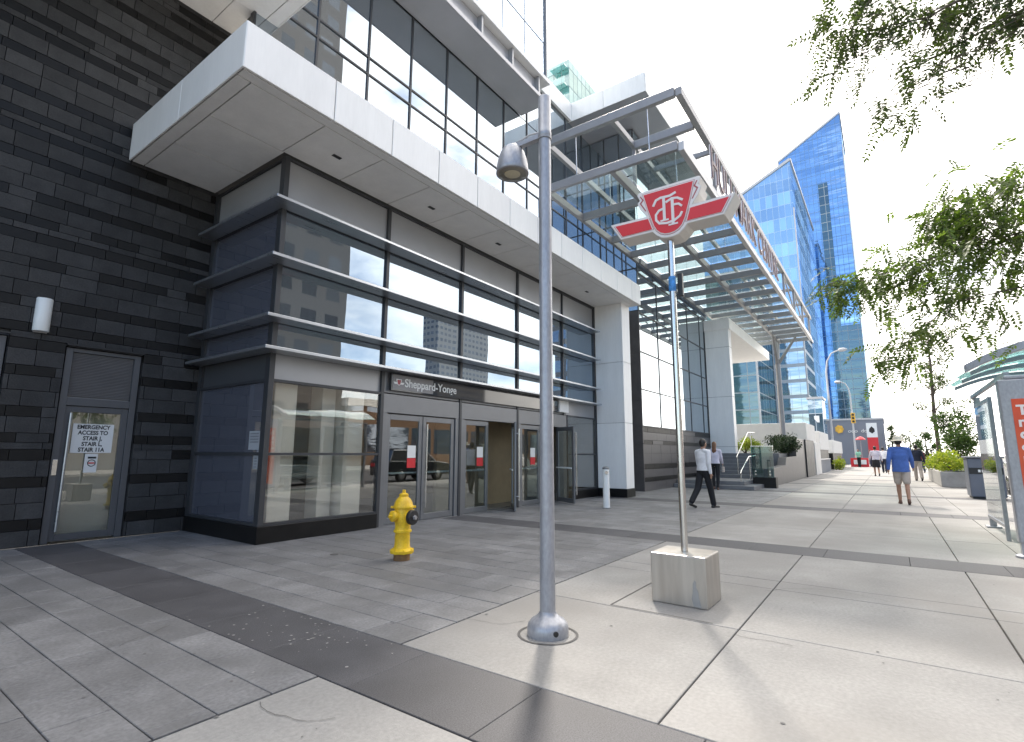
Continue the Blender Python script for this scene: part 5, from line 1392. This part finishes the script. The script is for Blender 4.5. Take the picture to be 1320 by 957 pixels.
    if hair == 'long': hs += [(hc+V((-0.06, 0, 0.0)), 0.078, hc+V((-0.10, 0, -0.20)), 0.070), (hc+V((-0.10, 0.02, -0.20)), 0.066, hc+V((-0.115, 0.02, -0.36)), 0.035), (hc+V((-0.10, -0.02, -0.20)), 0.066, hc+V((-0.11, -0.025, -0.33)), 0.032)]
    kids.append(remeshed(hs, he, 0.010, 'hair', hm, 3))
    if hat:
        h = MB(); h._lathe([(0.115, -0.03), (0.19, -0.045), (0.195, -0.038), (0.116, -0.015), (0.108, 0.05), (0.09, 0.085), (0.04, 0.098), (0.001, 0.1)], hc+V((-0.01, 0, 0.055)), V((0.05, 0, 1)).normalized(), 28, 0, True); kids.append(h.build('sun_hat', hat))
    for k in kids: k.parent = body
    body.location = loc; body.rotation_euler = (0, 0, yaw); body.scale = (scale,)*3
    tag(body, label, 'person', group)
    if bag:
        hp = J['hand%d' % bag[0]]
        t = thing('handbag', bag[1], 'bag', loc); Rz = Matrix.Rotation(yaw, 3, 'Z')
        t.rotation_euler = (0, 0, yaw); t.scale = (scale,)*3
        bgm = MB(); bgm.prism([(-0.13, -0.30), (0.13, -0.30), (0.11, -0.10), (-0.11, -0.10)], lambda a, b_, d: (hp.x+a, hp.y+d, hp.z+b_+0.03), -0.045, 0.045)
        o = bgm.build('bag_body', bag[2], None, bevel=0.02); o.parent = t
        hd_ = MB(); hd_.tube([(hp.x-0.08, hp.y, hp.z-0.075), (hp.x-0.05, hp.y, hp.z+0.0), (hp.x, hp.y, hp.z+0.02), (hp.x+0.05, hp.y, hp.z+0.0), (hp.x+0.08, hp.y, hp.z-0.075)], 0.008, 8); o = hd_.build('bag_handle', bag[2]); o.parent = t
    return body
def cloth(n, c, v=0.12): return mat(n, c, 0.9, var=v, scale=9, bump=0.25, bscale=9)
WHITEC = cloth('white_cotton', (0.72, 0.71, 0.72)); BLACKC = cloth('black_cloth', (0.014, 0.014, 0.017)); BLUEC = cloth('blue_shirt_cloth', (0.07, 0.145, 0.42), 0.2)
BEIGEC = cloth('beige_cloth', (0.44, 0.38, 0.33)); ORANGEC = cloth('peach_top', (0.62, 0.36, 0.22), 0.35); STRAW = mat('straw_hat', (0.66, 0.62, 0.50), 0.9, var=0.15, scale=30); BROWNS = mat('brown_leather', (0.10, 0.045, 0.03), 0.5)
PALE = cloth('pale_lilac_cloth', (0.62, 0.58, 0.66)); NAVY = cloth('navy_cloth', (0.02, 0.025, 0.045)); GREENC = cloth('mint_cloth', (0.25, 0.52, 0.38)); MAROON = cloth('maroon_cloth', (0.13, 0.02, 0.03))
person('man in white long sleeved shirt and black trousers walking to the steps', (14.22, 4.0, 0), -0.45, 1.02, 1, (-0.30, 0.30), (0.35, 0.06), ((0.18, 0.2), (-0.15, 0.3)), 0.12, WHITEC, 'long', BLACKC, 'trousers', M['black'], vox=0.008)
person('woman with long brown hair, light top and black trousers stepping onto the steps', (21.75, 5.65, 0), 0.15, 1.06, 0, (0.35, -0.12), (0.55, 0.1), ((0.1, 0.3), (0.2, 0.6)), 0.16, PALE, 'long', BLACKC, 'slim', BROWNS, 'long', HAIRB, vox=0.009, bag=(1, 'pale handbag carried by the woman at the steps', BEIGEC))
person('man in blue shirt, beige shorts and pale sun hat walking away', (18.8, -0.25, 0), 0.06, 1.07, 1, (0.16, -0.20), (0.05, 0.30), ((-0.25, 0.3), (0.35, 0.3)), 0.24, BLUEC, 'long', BEIGEC, 'shorts', BROWNS, hat=STRAW, vox=0.008, stout=1.12, hem=0.12)
person('woman in pale top and knee length black skirt walking ahead of the hatted man', (42.0, 0.72, 0), 0.1, 1.10, 1, (0.22, -0.2), (0.1, 0.4), ((0.25, 0.3), (-0.25, 0.3)), 0.3, PALE, 'long', BLACKC, 'skirt', M['black'], vox=0.013, stout=1.1)
person('walker in white shirt mostly hidden behind the hatted man', (50.0, 0.35, 0), 0.0, 1.12, 0, (0.25, -0.2), (0.1, 0.4), ((0.2, 0.3), (-0.2, 0.3)), 0.12, WHITEC, 'long', NAVY, 'trousers', vox=0.014)
person('walker in dark jacket just right of the hatted man', (36.0, -1.22, 0), 0.1, 1.10, 2, (0.25, -0.2), (0.1, 0.4), ((0.3, 0.5), (-0.3, 0.4)), 0.25, NAVY, 'long', BEIGEC, 'trousers', vox=0.013)
person('distant walker in dark clothes beside the planting', (52.0, -2.0, 0), 0.2, 1.08, 1, (0.2, -0.2), (0.1, 0.4), ((0.2, 0.3), (-0.2, 0.3)), 0.1, MAROON, 'long', NAVY, 'trousers', vox=0.014)
person('vendor in mint green top standing at the red stall', (70.6, 2.75, 0), 2.8, 1.12, 1, (0.05, -0.05), (0.05, 0.05), ((0.3, 0.8), (0.3, 0.8)), 0.1, GREENC, 'short', BLACKC, 'trousers', vox=0.014)
person('person in maroon top at the far end near the banner', (75.0, 1.75, 0), 1.8, 1.10, 1, (0.1, -0.1), (0.1, 0.1), ((0.2, 0.3), (0.1, 0.3)), 0.1, MAROON, 'short', NAVY, 'trousers', vox=0.014)
